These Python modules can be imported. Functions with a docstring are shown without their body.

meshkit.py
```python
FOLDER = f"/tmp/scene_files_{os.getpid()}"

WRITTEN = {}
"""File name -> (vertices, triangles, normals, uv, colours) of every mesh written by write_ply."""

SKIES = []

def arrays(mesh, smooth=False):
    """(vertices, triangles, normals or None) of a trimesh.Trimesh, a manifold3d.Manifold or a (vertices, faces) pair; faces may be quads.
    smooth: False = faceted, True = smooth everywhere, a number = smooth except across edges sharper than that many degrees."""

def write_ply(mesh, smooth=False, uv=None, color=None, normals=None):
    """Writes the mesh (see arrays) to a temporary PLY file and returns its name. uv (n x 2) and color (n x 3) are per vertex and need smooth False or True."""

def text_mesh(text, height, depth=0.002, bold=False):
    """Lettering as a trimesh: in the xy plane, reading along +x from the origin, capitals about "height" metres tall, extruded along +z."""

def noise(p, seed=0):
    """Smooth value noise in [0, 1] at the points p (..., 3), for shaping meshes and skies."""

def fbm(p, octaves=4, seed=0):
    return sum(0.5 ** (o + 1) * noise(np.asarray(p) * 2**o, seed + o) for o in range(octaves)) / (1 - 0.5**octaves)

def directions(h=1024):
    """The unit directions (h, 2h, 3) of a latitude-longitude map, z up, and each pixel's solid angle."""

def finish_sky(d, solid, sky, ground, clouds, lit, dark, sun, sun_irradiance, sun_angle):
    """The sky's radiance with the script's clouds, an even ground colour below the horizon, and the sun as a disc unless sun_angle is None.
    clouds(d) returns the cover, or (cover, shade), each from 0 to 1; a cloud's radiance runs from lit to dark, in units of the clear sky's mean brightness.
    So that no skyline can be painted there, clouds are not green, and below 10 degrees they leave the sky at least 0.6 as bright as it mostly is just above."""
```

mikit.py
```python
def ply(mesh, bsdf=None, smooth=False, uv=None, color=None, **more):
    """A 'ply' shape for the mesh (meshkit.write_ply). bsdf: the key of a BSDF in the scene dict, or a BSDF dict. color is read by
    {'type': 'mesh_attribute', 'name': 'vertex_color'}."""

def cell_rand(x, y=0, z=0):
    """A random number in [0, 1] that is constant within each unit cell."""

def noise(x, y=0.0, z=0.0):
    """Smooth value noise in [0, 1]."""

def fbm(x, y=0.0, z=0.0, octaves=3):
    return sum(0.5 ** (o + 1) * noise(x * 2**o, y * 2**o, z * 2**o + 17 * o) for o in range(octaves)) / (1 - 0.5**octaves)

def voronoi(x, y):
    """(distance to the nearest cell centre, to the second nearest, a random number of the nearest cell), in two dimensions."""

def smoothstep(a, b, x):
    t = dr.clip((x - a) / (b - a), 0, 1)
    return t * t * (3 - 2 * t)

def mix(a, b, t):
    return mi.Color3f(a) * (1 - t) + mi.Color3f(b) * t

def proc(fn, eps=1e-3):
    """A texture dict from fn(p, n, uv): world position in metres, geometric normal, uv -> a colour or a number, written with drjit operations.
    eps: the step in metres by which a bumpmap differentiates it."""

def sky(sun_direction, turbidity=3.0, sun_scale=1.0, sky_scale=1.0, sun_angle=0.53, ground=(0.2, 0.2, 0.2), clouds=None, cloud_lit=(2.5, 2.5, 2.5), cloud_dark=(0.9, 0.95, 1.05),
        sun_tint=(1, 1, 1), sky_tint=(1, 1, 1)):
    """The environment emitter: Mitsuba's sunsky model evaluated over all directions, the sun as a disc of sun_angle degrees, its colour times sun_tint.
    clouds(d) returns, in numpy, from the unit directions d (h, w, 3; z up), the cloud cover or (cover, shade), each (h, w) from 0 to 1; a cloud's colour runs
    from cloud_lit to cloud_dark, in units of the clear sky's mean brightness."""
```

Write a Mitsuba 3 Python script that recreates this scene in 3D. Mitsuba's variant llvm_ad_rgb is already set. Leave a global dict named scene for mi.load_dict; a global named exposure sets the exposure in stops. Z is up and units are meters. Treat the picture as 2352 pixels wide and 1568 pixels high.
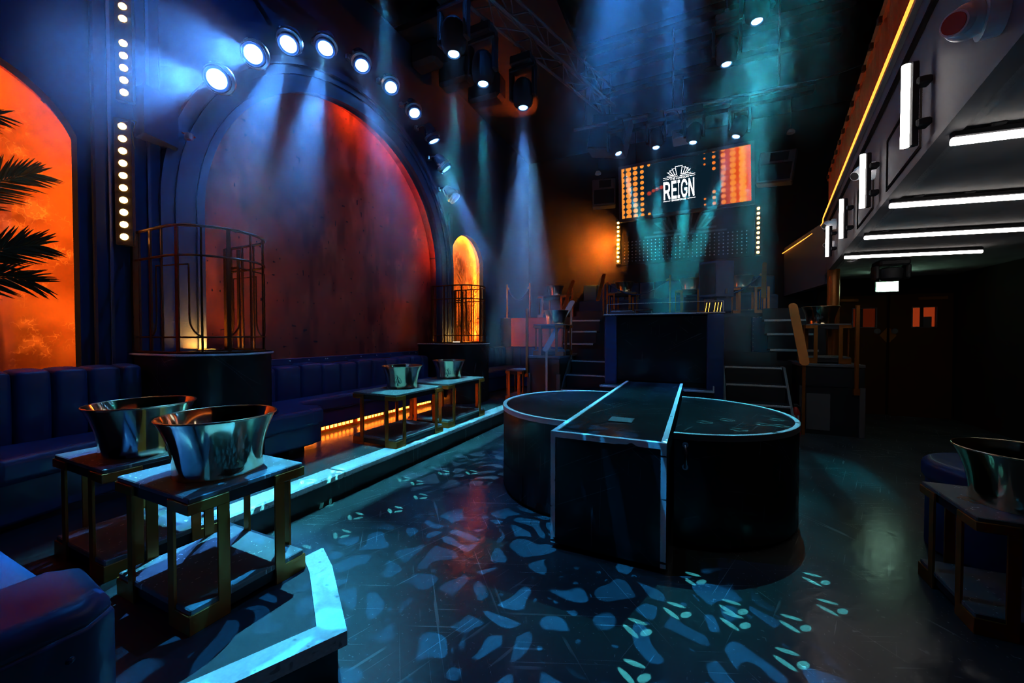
import math
import numpy as np, trimesh, shapely, drjit as dr, mitsuba as mi, mikit, meshkit
from shapely.geometry import Polygon, Point, LineString, box as sbox
from shapely.ops import unary_union

T = mi.ScalarTransform4f
rng = np.random.default_rng(7)
V = lambda *a: np.array(a, float)
scene, labels = {'type': 'scene'}, {}

# ------------------------------------------------------------------ camera, exposure
exposure = 6.0
UNIT = 2.0 ** -exposure                         # lamps below are given in display units
YAW, DROP = math.radians(25.2), 17 / 900.0
EYE = V(0, 0, 1.35)
FWD = V(-math.sin(YAW), math.cos(YAW), -DROP)
scene['camera'] = {'type': 'perspective', 'fov': 2 * math.degrees(math.atan(1176 / 900)), 'fov_axis': 'x', 'near_clip': 0.05, 'medium': {'type': 'ref', 'id': 'haze_medium'},
                   'to_world': T().look_at(origin=EYE.tolist(), target=(EYE + FWD * 5).tolist(), up=[0, 0, 1])}

# ------------------------------------------------------------------ stage lights (spots) with their beams
BLUE, ICE, TEAL, CYAN = V(.04, .25, 1.), V(.16, .52, 1.), V(.0, .55, .70), V(.02, .62, .80)
# origin, target, half angle, colour, power, haze in the beam, gobo
ARCH = [((-3.85, 2.06, 3.60), (-2.85, 1.0, 2.72)), ((-3.85, 2.38, 4.02), (-2.75, 1.25, 3.0)), ((-3.85, 2.74, 4.35), (-3.2, 1.83, 2.57)),
        ((-3.85, 3.19, 4.60), (-3.3, 2.45, 2.82)), ((-3.85, 3.73, 4.74), (-3.3, 3.44, 3.52)), ((-3.85, 4.25, 4.76), (-3.3, 3.84, 3.70)),
        ((-3.85, 4.75, 4.66), (-3.3, 4.51, 3.57)), ((-3.85, 5.23, 4.46), (-3.2, 5.99, 2.30))]
ARCH_UNLIT = [((-3.85, 5.57, 4.14), (-3.1, 6.1, 3.0)), ((-3.85, 5.84, 3.72), (-3.0, 6.3, 2.7))]
TRUSS = [((-2.42, 3.65, 4.40), (-2.40, 3.65, 0), 5.0, CYAN, 26, .49), ((-2.38, 4.23, 4.40), (-2.36, 4.23, 0), 5.0, CYAN, 30, .49),
         ((-2.14, 4.90, 4.40), (-2.10, 4.90, 0), 8.5, BLUE * .8 + ICE * .2, 62, .55)]
DJ = [((-1.16, 6.5, 4.26), (-.41, 6.25, 1.85)), ((-.59, 6.5, 4.24), (-.51, 6.25, 1.85)), ((-.07, 6.5, 4.21), (-.31, 6.25, 1.85)), ((.49, 6.5, 4.18), (-.23, 6.25, 1.85))]
CEIL = [((.30, 5.40, 4.58), (.31, 5.40, 0), 3.2, BLUE * .6 + ICE * .4), ((.54, 4.80, 4.58), (.54, 4.82, 0), 3.0, CYAN)]
SHAFTS = [((-.30, 4.6, 9.0), (-.72, 4.6, 3.5), 9.5, BLUE * .88 + TEAL * .12, 330, 2.4, 'streaks'), ((.62, 4.6, 9.0), (.72, 4.6, 3.0), 7.0, TEAL, 110, 2.2, 'streaks'),
          ((.56, 4.6, 9.0), (.57, 4.6, 2.6), 1.9, CYAN, 420, 1.3, None), ((-3.0, 3.22, 5.3), (-3.0, 3.24, 2.13), 5.0, BLUE * .5 + CYAN * .5, 26, 1.2, None)]
# (origin, target, half angle, colour, power, haze in the beam, gobo, share of the light samples)
BEAMS = []
for k, (o, t) in enumerate(ARCH):
    if k not in (5, 6):
        BEAMS.append((o, t, (9, 8.5, 6.8, 6.8, 6, 0, 0, 6)[k], BLUE * .85 + ICE * .15, [120, 130, 230, 260, 80, 0, 0, 170][k], 1.0, None, (3, 3, 3, 3, 1.2, 0, 0, 2.2)[k]))
for o, t, a, c, p, h in TRUSS:
    BEAMS.append((o, t, a, c, p, h, 'rays' if p > 40 else None, 2.2 if p > 40 else .9))
for o, t in DJ:
    BEAMS.append((o, t, 4.6, CYAN, 150, .60, 'rays', 2.4))
for o, t, a, c in CEIL:
    BEAMS.append((o, t, a, c, 26, .55, None, 1.0))
for o, t, a, c, p, w, g in SHAFTS:
    BEAMS.append((o, t, a, c, p, .20 if g else .40, g, w))


def uv_of(o, t, cutoff, q, up=(0, 1, 0.01)):
    m = np.linalg.inv(np.array(T().look_at(origin=list(o), target=list(t), up=list(up)).matrix, float))
    l = m[:3, :3] @ (V(*q) - V(*o))
    return .5 + .5 * l[:2] / (l[2] * math.tan(math.radians(cutoff)))


def gobo_rays(p, n, uv):
    x, y = uv.x - .5, uv.y - .5
    a = dr.atan2(y, x)
    r = dr.sqrt(x * x + y * y)
    s = .5 + .5 * dr.cos(a * 5 + 7 * r)
    return mi.Color3f(.25 + 1.5 * s * s * s + 1.2 * mikit.smoothstep(.14, .02, r))


def gobo_streaks(p, n, uv):
    s = mikit.fbm(uv.x * 11, uv.y * 1.5, 3, 2)
    return mi.Color3f(.25 + 1.5 * mikit.smoothstep(.35, .72, s))


def gobo_slot(p, n, uv):
    return mi.Color3f(mikit.smoothstep(.075, .055, dr.abs(uv.x - .5)))


def gobo_blobs(p, n, uv):
    u, v = uv.x * 14.5, uv.y * 14.5
    u2 = u + .9 * (mikit.noise(u * 1.3, v * 1.3) - .5)
    v2 = v + .9 * (mikit.noise(u * 1.3 + 40, v * 1.3) - .5)
    d1, d2, c = mikit.voronoi(u2, v2)
    on = mikit.smoothstep(.30, .38, d2 - d1) * mikit.smoothstep(.54, .45, d1)
    small = mikit.voronoi(u * 1.6 + 31, v * 1.6)
    on = dr.maximum(on, .8 * mikit.smoothstep(.14, .09, small[0]) * mikit.smoothstep(.12, .02, d2 - d1))
    return mi.Color3f(.04 + on * (.65 + .5 * c))


TRIOS = [(-2.46, 2.85), (-2.29, 2.83), (-2.07, 2.6), (-2.09, 2.32), (-2.57, 2.18), (-2.28, 2.11), (-2.16, 1.88), (-2.23, 1.63), (-2.22, 3.15), (-1.98, 3.27), (-3.18, 3.03),
         (-.01, 2.36), (-.08, 2.05), (.17, 2.19), (.17, 2.09), (.42, 2.19), (.6, 2.64), (.61, 2.4), (-.24, 1.85), (.36, 1.94), (-.22, 1.6), (.73, 3.32), (.74, 3.57),
         (-2.57, 1.59), (-2.69, 1.81), (-2.68, 2.02), (-2.67, 2.29), (.05, 3.1), (.2, 3.25), (.25, 2.95), (.42, 3.2)]
TRIO_LAMP = ((-.75, 2.45, 5.2), (-.75, 2.45, 0), 24.0)
TRIO_UV = [uv_of(*TRIO_LAMP, (x, y, .74 if (x > 0 and y > 2.9 and x < .6) else (.22 if x < -2.56 else 0))) for x, y in TRIOS]


def gobo_trios(p, n, uv):
    k = 2 * 5.2 * math.tan(math.radians(TRIO_LAMP[2]))
    on, red = mi.Float(0), mi.Float(0)
    for i, (a, b) in enumerate(TRIO_UV):
        x, y = (uv.x - float(a)) * k, (uv.y - float(b)) * k
        near = (dr.abs(x) < .14) & (dr.abs(y) < .14)
        for cx, cy, ang, la, lb in ((.0, .045, .05, .042, .013), (.02, -.03, .65, .045, .014), (-.045, -.01, -.9, .032, .017)):
            ca, sa = math.cos(ang), math.sin(ang)
            e = dr.square(((x - cx) * ca + (y - cy) * sa) / la) + dr.square((-(x - cx) * sa + (y - cy) * ca) / lb)
            on = dr.select(near, dr.maximum(on, mikit.smoothstep(1.25, .75, e)), on)
    wash = .003 + .005 * mikit.noise(uv.x * 9, uv.y * 9)
    return mi.Color3f(.30 * wash + 1.6 * on, wash + 1.7 * on, 1.0 * wash + 1.6 * on)


GOBO = {'rays': mikit.proc(gobo_rays), 'streaks': mikit.proc(gobo_streaks), 'slot': mikit.proc(gobo_slot), 'blobs': mikit.proc(gobo_blobs), 'trios': mikit.proc(gobo_trios)}


def spot(name, o, t, cutoff, rgb, power, gobo=None, soft=.6, weight=1.0):
    e = {'type': 'spot', 'to_world': T().look_at(origin=list(map(float, o)), target=list(map(float, t)), up=[0, 1, 0.01]),
         'intensity': {'type': 'rgb', 'value': [float(c * power * UNIT) for c in rgb]}, 'cutoff_angle': float(cutoff), 'beam_width': float(cutoff * soft), 'sampling_weight': float(weight)}
    if gobo:
        e['texture'] = GOBO[gobo]
    scene[name] = e


for i, (o, t, a, c, p, h, g, w) in enumerate(BEAMS):
    d = V(*t) - V(*o)
    d /= np.linalg.norm(d)
    spot(f'beam_light_{i + 1:03d}', V(*o) + d * .04, t, a, c, p * 1.6, g, weight=w)
# unseen lamps without bodies: patterned projectors, washes, and fills added for brightness
spot('blob_projector', (-1.15, 1.9, 5.0), (-.80, 1.45, 0), 16.0, V(.02, .37, 1.0), 240, 'blobs', .9, weight=1.6)
spot('blob_projector_rear', (-1.5, 5.6, 5.2), (-2.35, 4.0, 0), 13.0, ICE, 200, 'blobs', .8, weight=.6)
spot('trio_projector', *TRIO_LAMP, V(.14, .9, 1.0), 330, 'trios', .95, weight=1.6)
spot('ledge_wash', (-2.45, 3.1, 4.2), (-2.70, 3.1, .2), 33, V(.10, .76, 1.0), 110, 'slot', .9, weight=.7)  # unseen lamp added, masked to a slot so mainly the nosing lights up
spot('key_wash', (-2.95, 2.75, 5.0), (-2.10, 1.10, .25), 12.5, V(.08, .60, 1.0), 300, None, .5, weight=1.3)
spot('stage_wash', (.9, 5.5, 5.4), (-.35, 3.6, .7), 15, V(.06, .72, 1.0), 130, None, .5, weight=.7)
spot('room_fill_left', (-1.9, 2.6, 5.6), (-3.9, 2.6, 1.0), 62, V(.03, .22, 1.0), 13, None, .5, weight=.5)  # unseen fill added for the blue tone on the left
spot('room_fill_right', (1.2, 5.2, 5.6), (.2, 7.6, 1.2), 42, V(.02, .40, .62), 6, None, .5, weight=.4)  # unseen fill added for the stage end on the right
spot('ceiling_fill', (-3.0, 8.3, 5.5), (-3.8, 6.2, 6.0), 30, V(1.0, .10, .01), 34, None, .4, weight=.2)  # unseen spot added to make the red patch on the ceiling
spot('batten_glow_fill', (-1.9, 9.3, 3.6), (-2.3, 10.0, 3.5), 60, V(1.0, .31, .02), 60, None, .3, weight=.2)  # added spot, stands in for the glow of the batten on the wall


# ------------------------------------------------------------------ haze: one medium that fills the room, thicker where the beams cross it
HX, HY, HZ, CELL = (-4.13, 1.25), (.60, 7.10), (.95, 5.90), .06
nx, ny, nz = (int(round((b - a) / CELL)) for a, b in (HX, HY, HZ))
gz, gy, gx = np.meshgrid(*[(np.arange(n) + .5) / n * (b - a) + a for n, (a, b) in ((nz, HZ), (ny, HY), (nx, HX))], indexing='ij')
G = np.stack([gx, gy, gz], -1).astype(np.float32)
billow = .72 + .56 * meshkit.fbm(G * 1.7, 3).astype(np.float32)
dens = np.full(gx.shape, .0006, np.float32)
for o, t, a, c, p, h, g, w in BEAMS:
    o, t = V(*o), V(*t)
    d = (t - o) / np.linalg.norm(t - o)
    s = (G - o) @ d
    r = np.linalg.norm(G - o - s[..., None] * d, axis=-1)
    R = .05 + np.maximum(s, 0) * math.tan(math.radians(a))
    reach = 5.8 if o[2] > 8 else (3.2 if h == .60 else (2.9 if h > .9 else (2.5 if h == .49 else 3.7)))
    m = np.clip((R + .04 - r) / .09, 0, 1) * np.clip((s + .05) / .10, 0, 1) * np.clip((reach - s) / 1.8, 0, 1)
    if h > .9:
        m = m * (.25 + .75 * np.exp(-np.maximum(s, 0) / .8))
    dens = np.maximum(dens, h * m)
for o, t in ARCH[:7]:
    r = np.linalg.norm(G - V(*o), axis=-1)
    dens = np.maximum(dens, .40 * np.clip((.30 - r) / .28, 0, 1))  # denser balls of haze added round the lenses for a halo
dens = np.minimum(dens * billow, .6)
edge = np.minimum.reduce([np.minimum(g - a, b - g) for g, (a, b) in ((gx, HX), (gy, HY), (gz, HZ))])
dens *= np.clip(edge / .15, .02, 1)
HAZE_BOX = T().translate([HX[0], HY[0], HZ[0]]).scale([HX[1] - HX[0], HY[1] - HY[0], HZ[1] - HZ[0]])
scene['haze_medium'] = {'type': 'heterogeneous', 'albedo': {'type': 'rgb', 'value': [.8, .8, .8]},
                        'sigma_t': {'type': 'gridvolume', 'grid': mi.VolumeGrid(dens[..., None].astype(np.float32)), 'to_world': HAZE_BOX}}

# ------------------------------------------------------------------ materials
def noise_col(lo, hi, s, octaves=3, stretch=(1, 1, 1)):
    def fn(p, n, uv):
        return mikit.mix(lo, hi, mikit.fbm(p.x * s * stretch[0], p.y * s * stretch[1], p.z * s * stretch[2], octaves))
    return fn


def plaster(p, n, uv):
    a = mikit.fbm(p.y * 2.2, p.z * 2.2, p.x, 4)
    b = mikit.fbm(p.y * 9 + 3, p.z * 7, p.x, 4)
    c = mikit.fbm(p.y * 28, p.z * 22 + 9, p.x, 3)
    col = mikit.mix((.30, .085, .03), (.62, .22, .075), mikit.smoothstep(.3, .72, a))
    col = mikit.mix(col, (.78, .36, .13), mikit.smoothstep(.56, .72, b) * .7)
    veins = mikit.smoothstep(.045, .0, dr.abs(c - .5)) * mikit.smoothstep(.45, .7, b)
    col = mikit.mix(col, (.85, .5, .22), veins * .8)
    drip = mikit.fbm(p.y * 14, p.z * 1.2, 4.0, 3)
    return mikit.mix(col, (.13, .04, .022), mikit.smoothstep(.55, .8, drip) * mikit.smoothstep(2.6, 1.2, p.z) * .75)


def arch_plaster(p, n, uv):
    a = mikit.fbm(p.y * 1.1, p.z * .8, p.x, 4)
    b = mikit.fbm(p.y * 5 + 3, p.z * 2.2, p.x, 4)
    col = mikit.mix((.13, .026, .020), (.40, .085, .045), mikit.smoothstep(.3, .7, a))
    col = mikit.mix(col, (.50, .14, .07), mikit.smoothstep(.55, .75, b) * .6)
    drip = mikit.fbm(p.y * 6, p.z * 1.8, 4.0, 3)
    col = mikit.mix(col, (.05, .022, .025), mikit.smoothstep(.5, .75, drip) * .5)
    spk = mikit.noise(p.y * 26, p.z * 20, 1)
    return mikit.mix(col, (.03, .02, .03), mikit.smoothstep(.92, .96, spk))


def scratches(x, y):
    acc = mi.Float(0)
    for k, ang in enumerate((.4, 1.25, 2.3)):
        u = x * math.cos(ang) + y * math.sin(ang)
        v = -x * math.sin(ang) + y * math.cos(ang)
        acc = dr.maximum(acc, mikit.smoothstep(.915, .97, mikit.noise(u * 2.6 + 9 * k, v * 95, 3 + k)))
    return acc


def floor_col(p, n, uv):
    a = mikit.fbm(p.x * 2.5, p.y * 2.5, 0, 2)
    col = mikit.mix((.020, .026, .028), (.052, .062, .064), a)
    col = mikit.mix(col, (.16, .18, .18), scratches(p.x, p.y) * .5)
    return mikit.mix(col, (.4, .42, .42), mikit.smoothstep(.93, .96, mikit.noise(p.x * 90, p.y * 90)) * .2)


def floor_bump(p, n, uv):
    return mikit.noise(p.x * 23 + p.y * 11, p.y * 23 - p.x * 11) + .5 * mikit.noise(p.x * 31 - p.y * 44, p.y * 31 + p.x * 44)


def worn_white(p, n, uv):
    a = mikit.fbm(p.x * 14, p.y * 14, p.z * 14, 4)
    chip = mikit.smoothstep(.70, .74, mikit.fbm(p.x * 9 + 5, p.y * 9, p.z * 30, 4))
    return mikit.mix(mikit.mix((.58, .60, .60), (.82, .83, .82), a), (.03, .03, .03), chip)


def concrete(p, n, uv):
    a = mikit.fbm(p.x * 5, p.y * 5, p.z * 5, 4)
    g = mikit.noise(p.x * 130, p.y * 130, p.z * 130)
    g2 = mikit.smoothstep(.72, .85, mikit.noise(p.x * 55 + 9, p.y * 55, p.z * 55))
    return mikit.mix(mikit.mix((.34, .34, .335), (.60, .60, .59), .6 * a + .4 * g), (.14, .14, .14), g2 * .7)


def black_paint(p, n, uv):
    a = mikit.noise(p.x * 3, p.y * 3, p.z * 3)
    s = scratches(p.x + p.z * .3, p.y + p.z)
    return mikit.mix(mikit.mix((.005, .006, .007), (.013, .015, .017), a), (.22, .23, .23), s * .16)


def board(p, n, uv):
    a = mikit.fbm(p.x * 7, p.y * 1.5, p.z, 4)
    chip = mikit.smoothstep(.92, .95, mikit.noise(p.x * 85, p.y * 85, 2))
    return mikit.mix(mikit.mix((.075, .073, .07), (.15, .145, .135), a), (.5, .49, .46), chip)


def brass_col(p, n, uv):
    return mikit.mix((.30, .088, .012), (.42, .135, .020), mikit.fbm(p.x * 9, p.y * 9, p.z * 5, 3))


def leather_bump(p, n, uv):
    return mikit.noise(p.x * 20, p.y * 20, p.z * 20)


# A dark surface is a blend of black and of a surface 1 / keep times as bright: the same look, and light paths end sooner.
def colour(col, keep):
    if callable(col):
        return mikit.proc(col) if keep == 1 else mikit.proc(lambda p, n, uv, f=col, k=1 / keep: f(p, n, uv) * k)
    return {'type': 'rgb', 'value': [float(c / keep) for c in col]}


def thinned(b, keep):
    if keep < 1:
        b = {'type': 'blendbsdf', 'weight': float(keep), 'black': {'type': 'diffuse', 'reflectance': {'type': 'rgb', 'value': 0.0}}, 'lit': b}
    return {'type': 'twosided', 'b': b}


def shiny(col, rough, metal, spec, keep):
    f0 = min(.08 * spec / keep, .25)
    return {'type': 'principled', 'base_color': colour(col, keep), 'roughness': rough, 'metallic': metal, 'eta': (1 + math.sqrt(f0)) / (1 - math.sqrt(f0))}


def pr(col, rough, metal=0.0, spec=.5, keep=.3):
    return thinned(shiny(col, rough, metal, spec, keep), keep)


def df(col, keep=.28):
    return thinned({'type': 'diffuse', 'reflectance': colour(col, keep)}, keep)


scene.update({
    'm_navy': df((.026, .040, .085)),
    'm_navy_trim': pr((.040, .060, .125), .4),
    'm_plaster': {'type': 'twosided', 'b': {'type': 'diffuse', 'reflectance': mikit.proc(plaster)}},
    'm_arch': df(arch_plaster, .45),
    'm_white': {'type': 'twosided', 'b': {'type': 'diffuse', 'reflectance': mikit.proc(worn_white)}},
    'm_concrete': {'type': 'twosided', 'b': {'type': 'diffuse', 'reflectance': mikit.proc(concrete)}},
    'm_black': pr(black_paint, .22),
    'm_matt': pr((.014, .015, .017), .6),
    'm_grey': pr((.10, .10, .105), .5, keep=.4),
    'm_rail': pr((.085, .036, .014), .36, .7),
    'm_steel': pr((.60, .62, .64), .22, 1.0, keep=.8),
    'm_brass': pr(brass_col, .38, .55, keep=.5),
    'm_bucket': pr((.80, .66, .42), .09, 1.0, keep=1),
    'm_etch': pr((.02, .02, .02), .6),
    'm_board': pr(board, .5, keep=.55),
    'm_soffit': df(noise_col((.20, .195, .19), (.44, .43, .42), 3.2, 3), .5),
    'm_fascia': pr((.11, .105, .115), .5, keep=.4),
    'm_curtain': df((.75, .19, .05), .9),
    'm_shell': pr((.70, .72, .74), .32, keep=1),
    'm_wood': df((.075, .030, .012)),
    'm_plum': df((.034, .022, .020)),
    'm_dark': df((.022, .018, .016)),
    'm_deck': pr((.016, .018, .022), .4),
    'm_leaf': df((.045, .042, .018)),
    'm_leaf_lit': df((.16, .105, .030)),  # lighter copy of the leaf colour, lamp light put into it
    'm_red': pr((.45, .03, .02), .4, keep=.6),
    'm_nosing': pr((.50, .51, .51), .45, keep=.6),
    'm_off': {'type': 'diffuse', 'reflectance': {'type': 'rgb', 'value': [.0, .0, .0]}},
    'm_glass': {'type': 'thindielectric', 'int_ior': 1.49},
    'm_dome': {'type': 'thindielectric', 'int_ior': 1.5},
})
scene['m_floor'] = thinned({'type': 'bumpmap', 'scale': .0007, 'tex': mikit.proc(floor_bump, 4e-3),
                            'b': shiny(floor_col, .22, 0.0, .75, .4)}, .4)
scene['m_leather'] = thinned({'type': 'bumpmap', 'scale': .004, 'tex': mikit.proc(leather_bump, 3e-3),
                              'b': shiny((.019, .045, .120), .36, 0.0, .5, .3)}, .3)


def glow(rgb, power, weight=1.0):
    return {'type': 'area', 'radiance': {'type': 'rgb', 'value': [float(c * power * UNIT) for c in rgb]}, 'sampling_weight': float(weight)}


# ------------------------------------------------------------------ mesh helpers
cat = trimesh.util.concatenate


def box(x0, y0, z0, x1, y1, z1, c=0.0):
    lo, hi = np.minimum(V(x0, y0, z0), V(x1, y1, z1)), np.maximum(V(x0, y0, z0), V(x1, y1, z1))
    if c <= 0:
        return trimesh.creation.box(bounds=[lo, hi])
    c = min(c, float((hi - lo).min()) * .45)
    pts = []
    for s in np.ndindex(2, 2, 2):
        p = np.where(np.array(s) == 1, hi, lo)
        q = np.where(np.array(s) == 1, -1, 1) * c
        for k in range(3):
            w = p + q
            w[k] = p[k]
            pts.append(w)
    return trimesh.convex.convex_hull(np.array(pts))


def frame_of(d):
    d = np.asarray(d, float) / np.linalg.norm(d)
    a = np.cross(d, [0, 0, 1.0]) if abs(d[2]) < .95 else np.cross(d, [1.0, 0, 0])
    a /= np.linalg.norm(a)
    return a, np.cross(d, a), d


def along(mesh, o, d):
    """the mesh's z axis laid along d, its origin at o"""
    a, b, d = frame_of(d)
    m = np.eye(4)
    m[:3, 0], m[:3, 1], m[:3, 2], m[:3, 3] = a, b, d, o
    mesh = mesh.copy()
    mesh.apply_transform(m)
    if np.linalg.det(m[:3, :3]) < 0:
        mesh.invert()
    return mesh


def rev(profile, n=32):
    return trimesh.creation.revolve(np.array(profile, float), sections=n)


def cyl(p0, p1, r, n=16, r1=None):
    p0, p1 = V(*p0), V(*p1)
    L = np.linalg.norm(p1 - p0)
    return along(rev([(0, 0), (r, 0), (r if r1 is None else r1, L), (0, L)], n), p0, p1 - p0)


def tube(path, r, n=8, closed=False):
    p = np.asarray(path, float)
    t = np.roll(p, -1, 0) - np.roll(p, 1, 0) if closed else np.gradient(p, axis=0)
    t /= np.linalg.norm(t, axis=1, keepdims=True) + 1e-12
    ref = V(0, 0, 1) if np.abs(t[:, 2]).mean() < .7 else V(1, 0, 0)
    a = np.cross(t, ref)
    for i in range(len(a)):
        if np.linalg.norm(a[i]) < 1e-3:
            a[i] = a[i - 1] if i else np.cross(t[i], V(0, 1, 0))
    a /= np.linalg.norm(a, axis=1, keepdims=True)
    b = np.cross(t, a)
    g = np.arange(n) * 2 * math.pi / n + math.pi / n
    v = (p[:, None] + r * (np.cos(g)[None, :, None] * a[:, None] + np.sin(g)[None, :, None] * b[:, None])).reshape(-1, 3)
    m = len(p)
    f = []
    for i in range(m if closed else m - 1):
        j = (i + 1) % m
        for k in range(n):
            l = (k + 1) % n
            f += [[i * n + k, i * n + l, j * n + l], [i * n + k, j * n + l, j * n + k]]
    if not closed:
        f += [[0, k + 1, k] for k in range(1, n - 1)] + [[(m - 1) * n, (m - 1) * n + k, (m - 1) * n + k + 1] for k in range(1, n - 1)]
    return trimesh.Trimesh(v, f, process=False)


def ext(poly, z0, z1):
    polys = getattr(poly, 'geoms', [poly])
    m = cat([trimesh.creation.extrude_polygon(g, z1 - z0, engine='earcut') for g in polys if g.area > 1e-9])
    m.apply_translation([0, 0, z0])
    return m


def to_wall_x(mesh, x):
    """a mesh drawn with u = its x, v = its y, depth = its z: u along world y, v up, depth along +x from the plane X = x"""
    v = mesh.vertices
    m = trimesh.Trimesh(np.stack([x + v[:, 2], v[:, 0], v[:, 1]], 1), mesh.faces, process=False)
    return m


def to_wall_y(mesh, y):
    """u along world x, v up, depth towards -y from the plane Y = y"""
    v = mesh.vertices
    return trimesh.Trimesh(np.stack([v[:, 0], y - v[:, 2], v[:, 1]], 1), mesh.faces, process=False)


def cushion(x0, y0, z0, x1, y1, z1, r=.03, puff=0.0, n=10):
    """a padded block: rounded edges, faces that swell a little"""
    b = trimesh.creation.box()
    lo, hi = V(x0, y0, z0), V(x1, y1, z1)
    g = np.linspace(-1, 1, n)
    vs, fs, at = [], [], 0
    for ax in range(3):
        for s in (-1, 1):
            u, w = np.meshgrid(g, g, indexing='ij')
            p = np.zeros((n, n, 3))
            p[..., ax], p[..., (ax + 1) % 3], p[..., (ax + 2) % 3] = s, u, w
            vs.append(p.reshape(-1, 3))
            for i in range(n - 1):
                for j in range(n - 1):
                    q = [at + i * n + j, at + (i + 1) * n + j, at + (i + 1) * n + j + 1, at + i * n + j + 1]
                    q = q if s > 0 else q[::-1]
                    fs += [[q[0], q[1], q[2]], [q[0], q[2], q[3]]]
            at += n * n
    p = np.vstack(vs)
    e = np.sign(p) * (1 - (1 - np.abs(p)) ** 1.6)   # more rows near the edges
    c, h = (lo + hi) / 2, (hi - lo) / 2
    w = c + e * h
    r = min(r, h.min() * .98)
    q = np.clip(w, lo + r, hi - r)
    d = w - q
    L = np.linalg.norm(d, axis=1, keepdims=True)
    w = np.where(L > 1e-9, q + d / np.maximum(L, 1e-9) * r, w)
    if puff:
        f = (1 - e ** 2)
        for k in range(3):
            face = np.abs(p[:, k]) == 1
            w[face, k] += np.sign(p[face, k]) * puff * f[face][:, (k + 1) % 3] * f[face][:, (k + 2) % 3]
    m = trimesh.Trimesh(w, fs, process=False)
    m.merge_vertices(digits_vertex=6)
    return m


def turn(mesh, deg, at=(0, 0, 0), axis=(0, 0, 1)):
    m = mesh.copy()
    m.apply_transform(trimesh.transformations.rotation_matrix(math.radians(deg), axis, at))
    return m


def moved(mesh, *d):
    m = mesh.copy()
    m.apply_translation(d)
    return m


# ------------------------------------------------------------------ naming
used = set()


def numbered(name):
    key, k = name, 0
    while key in used:
        k += 1
        key = f'{name}_{k:03d}'
    used.add(key)
    return key


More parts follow.
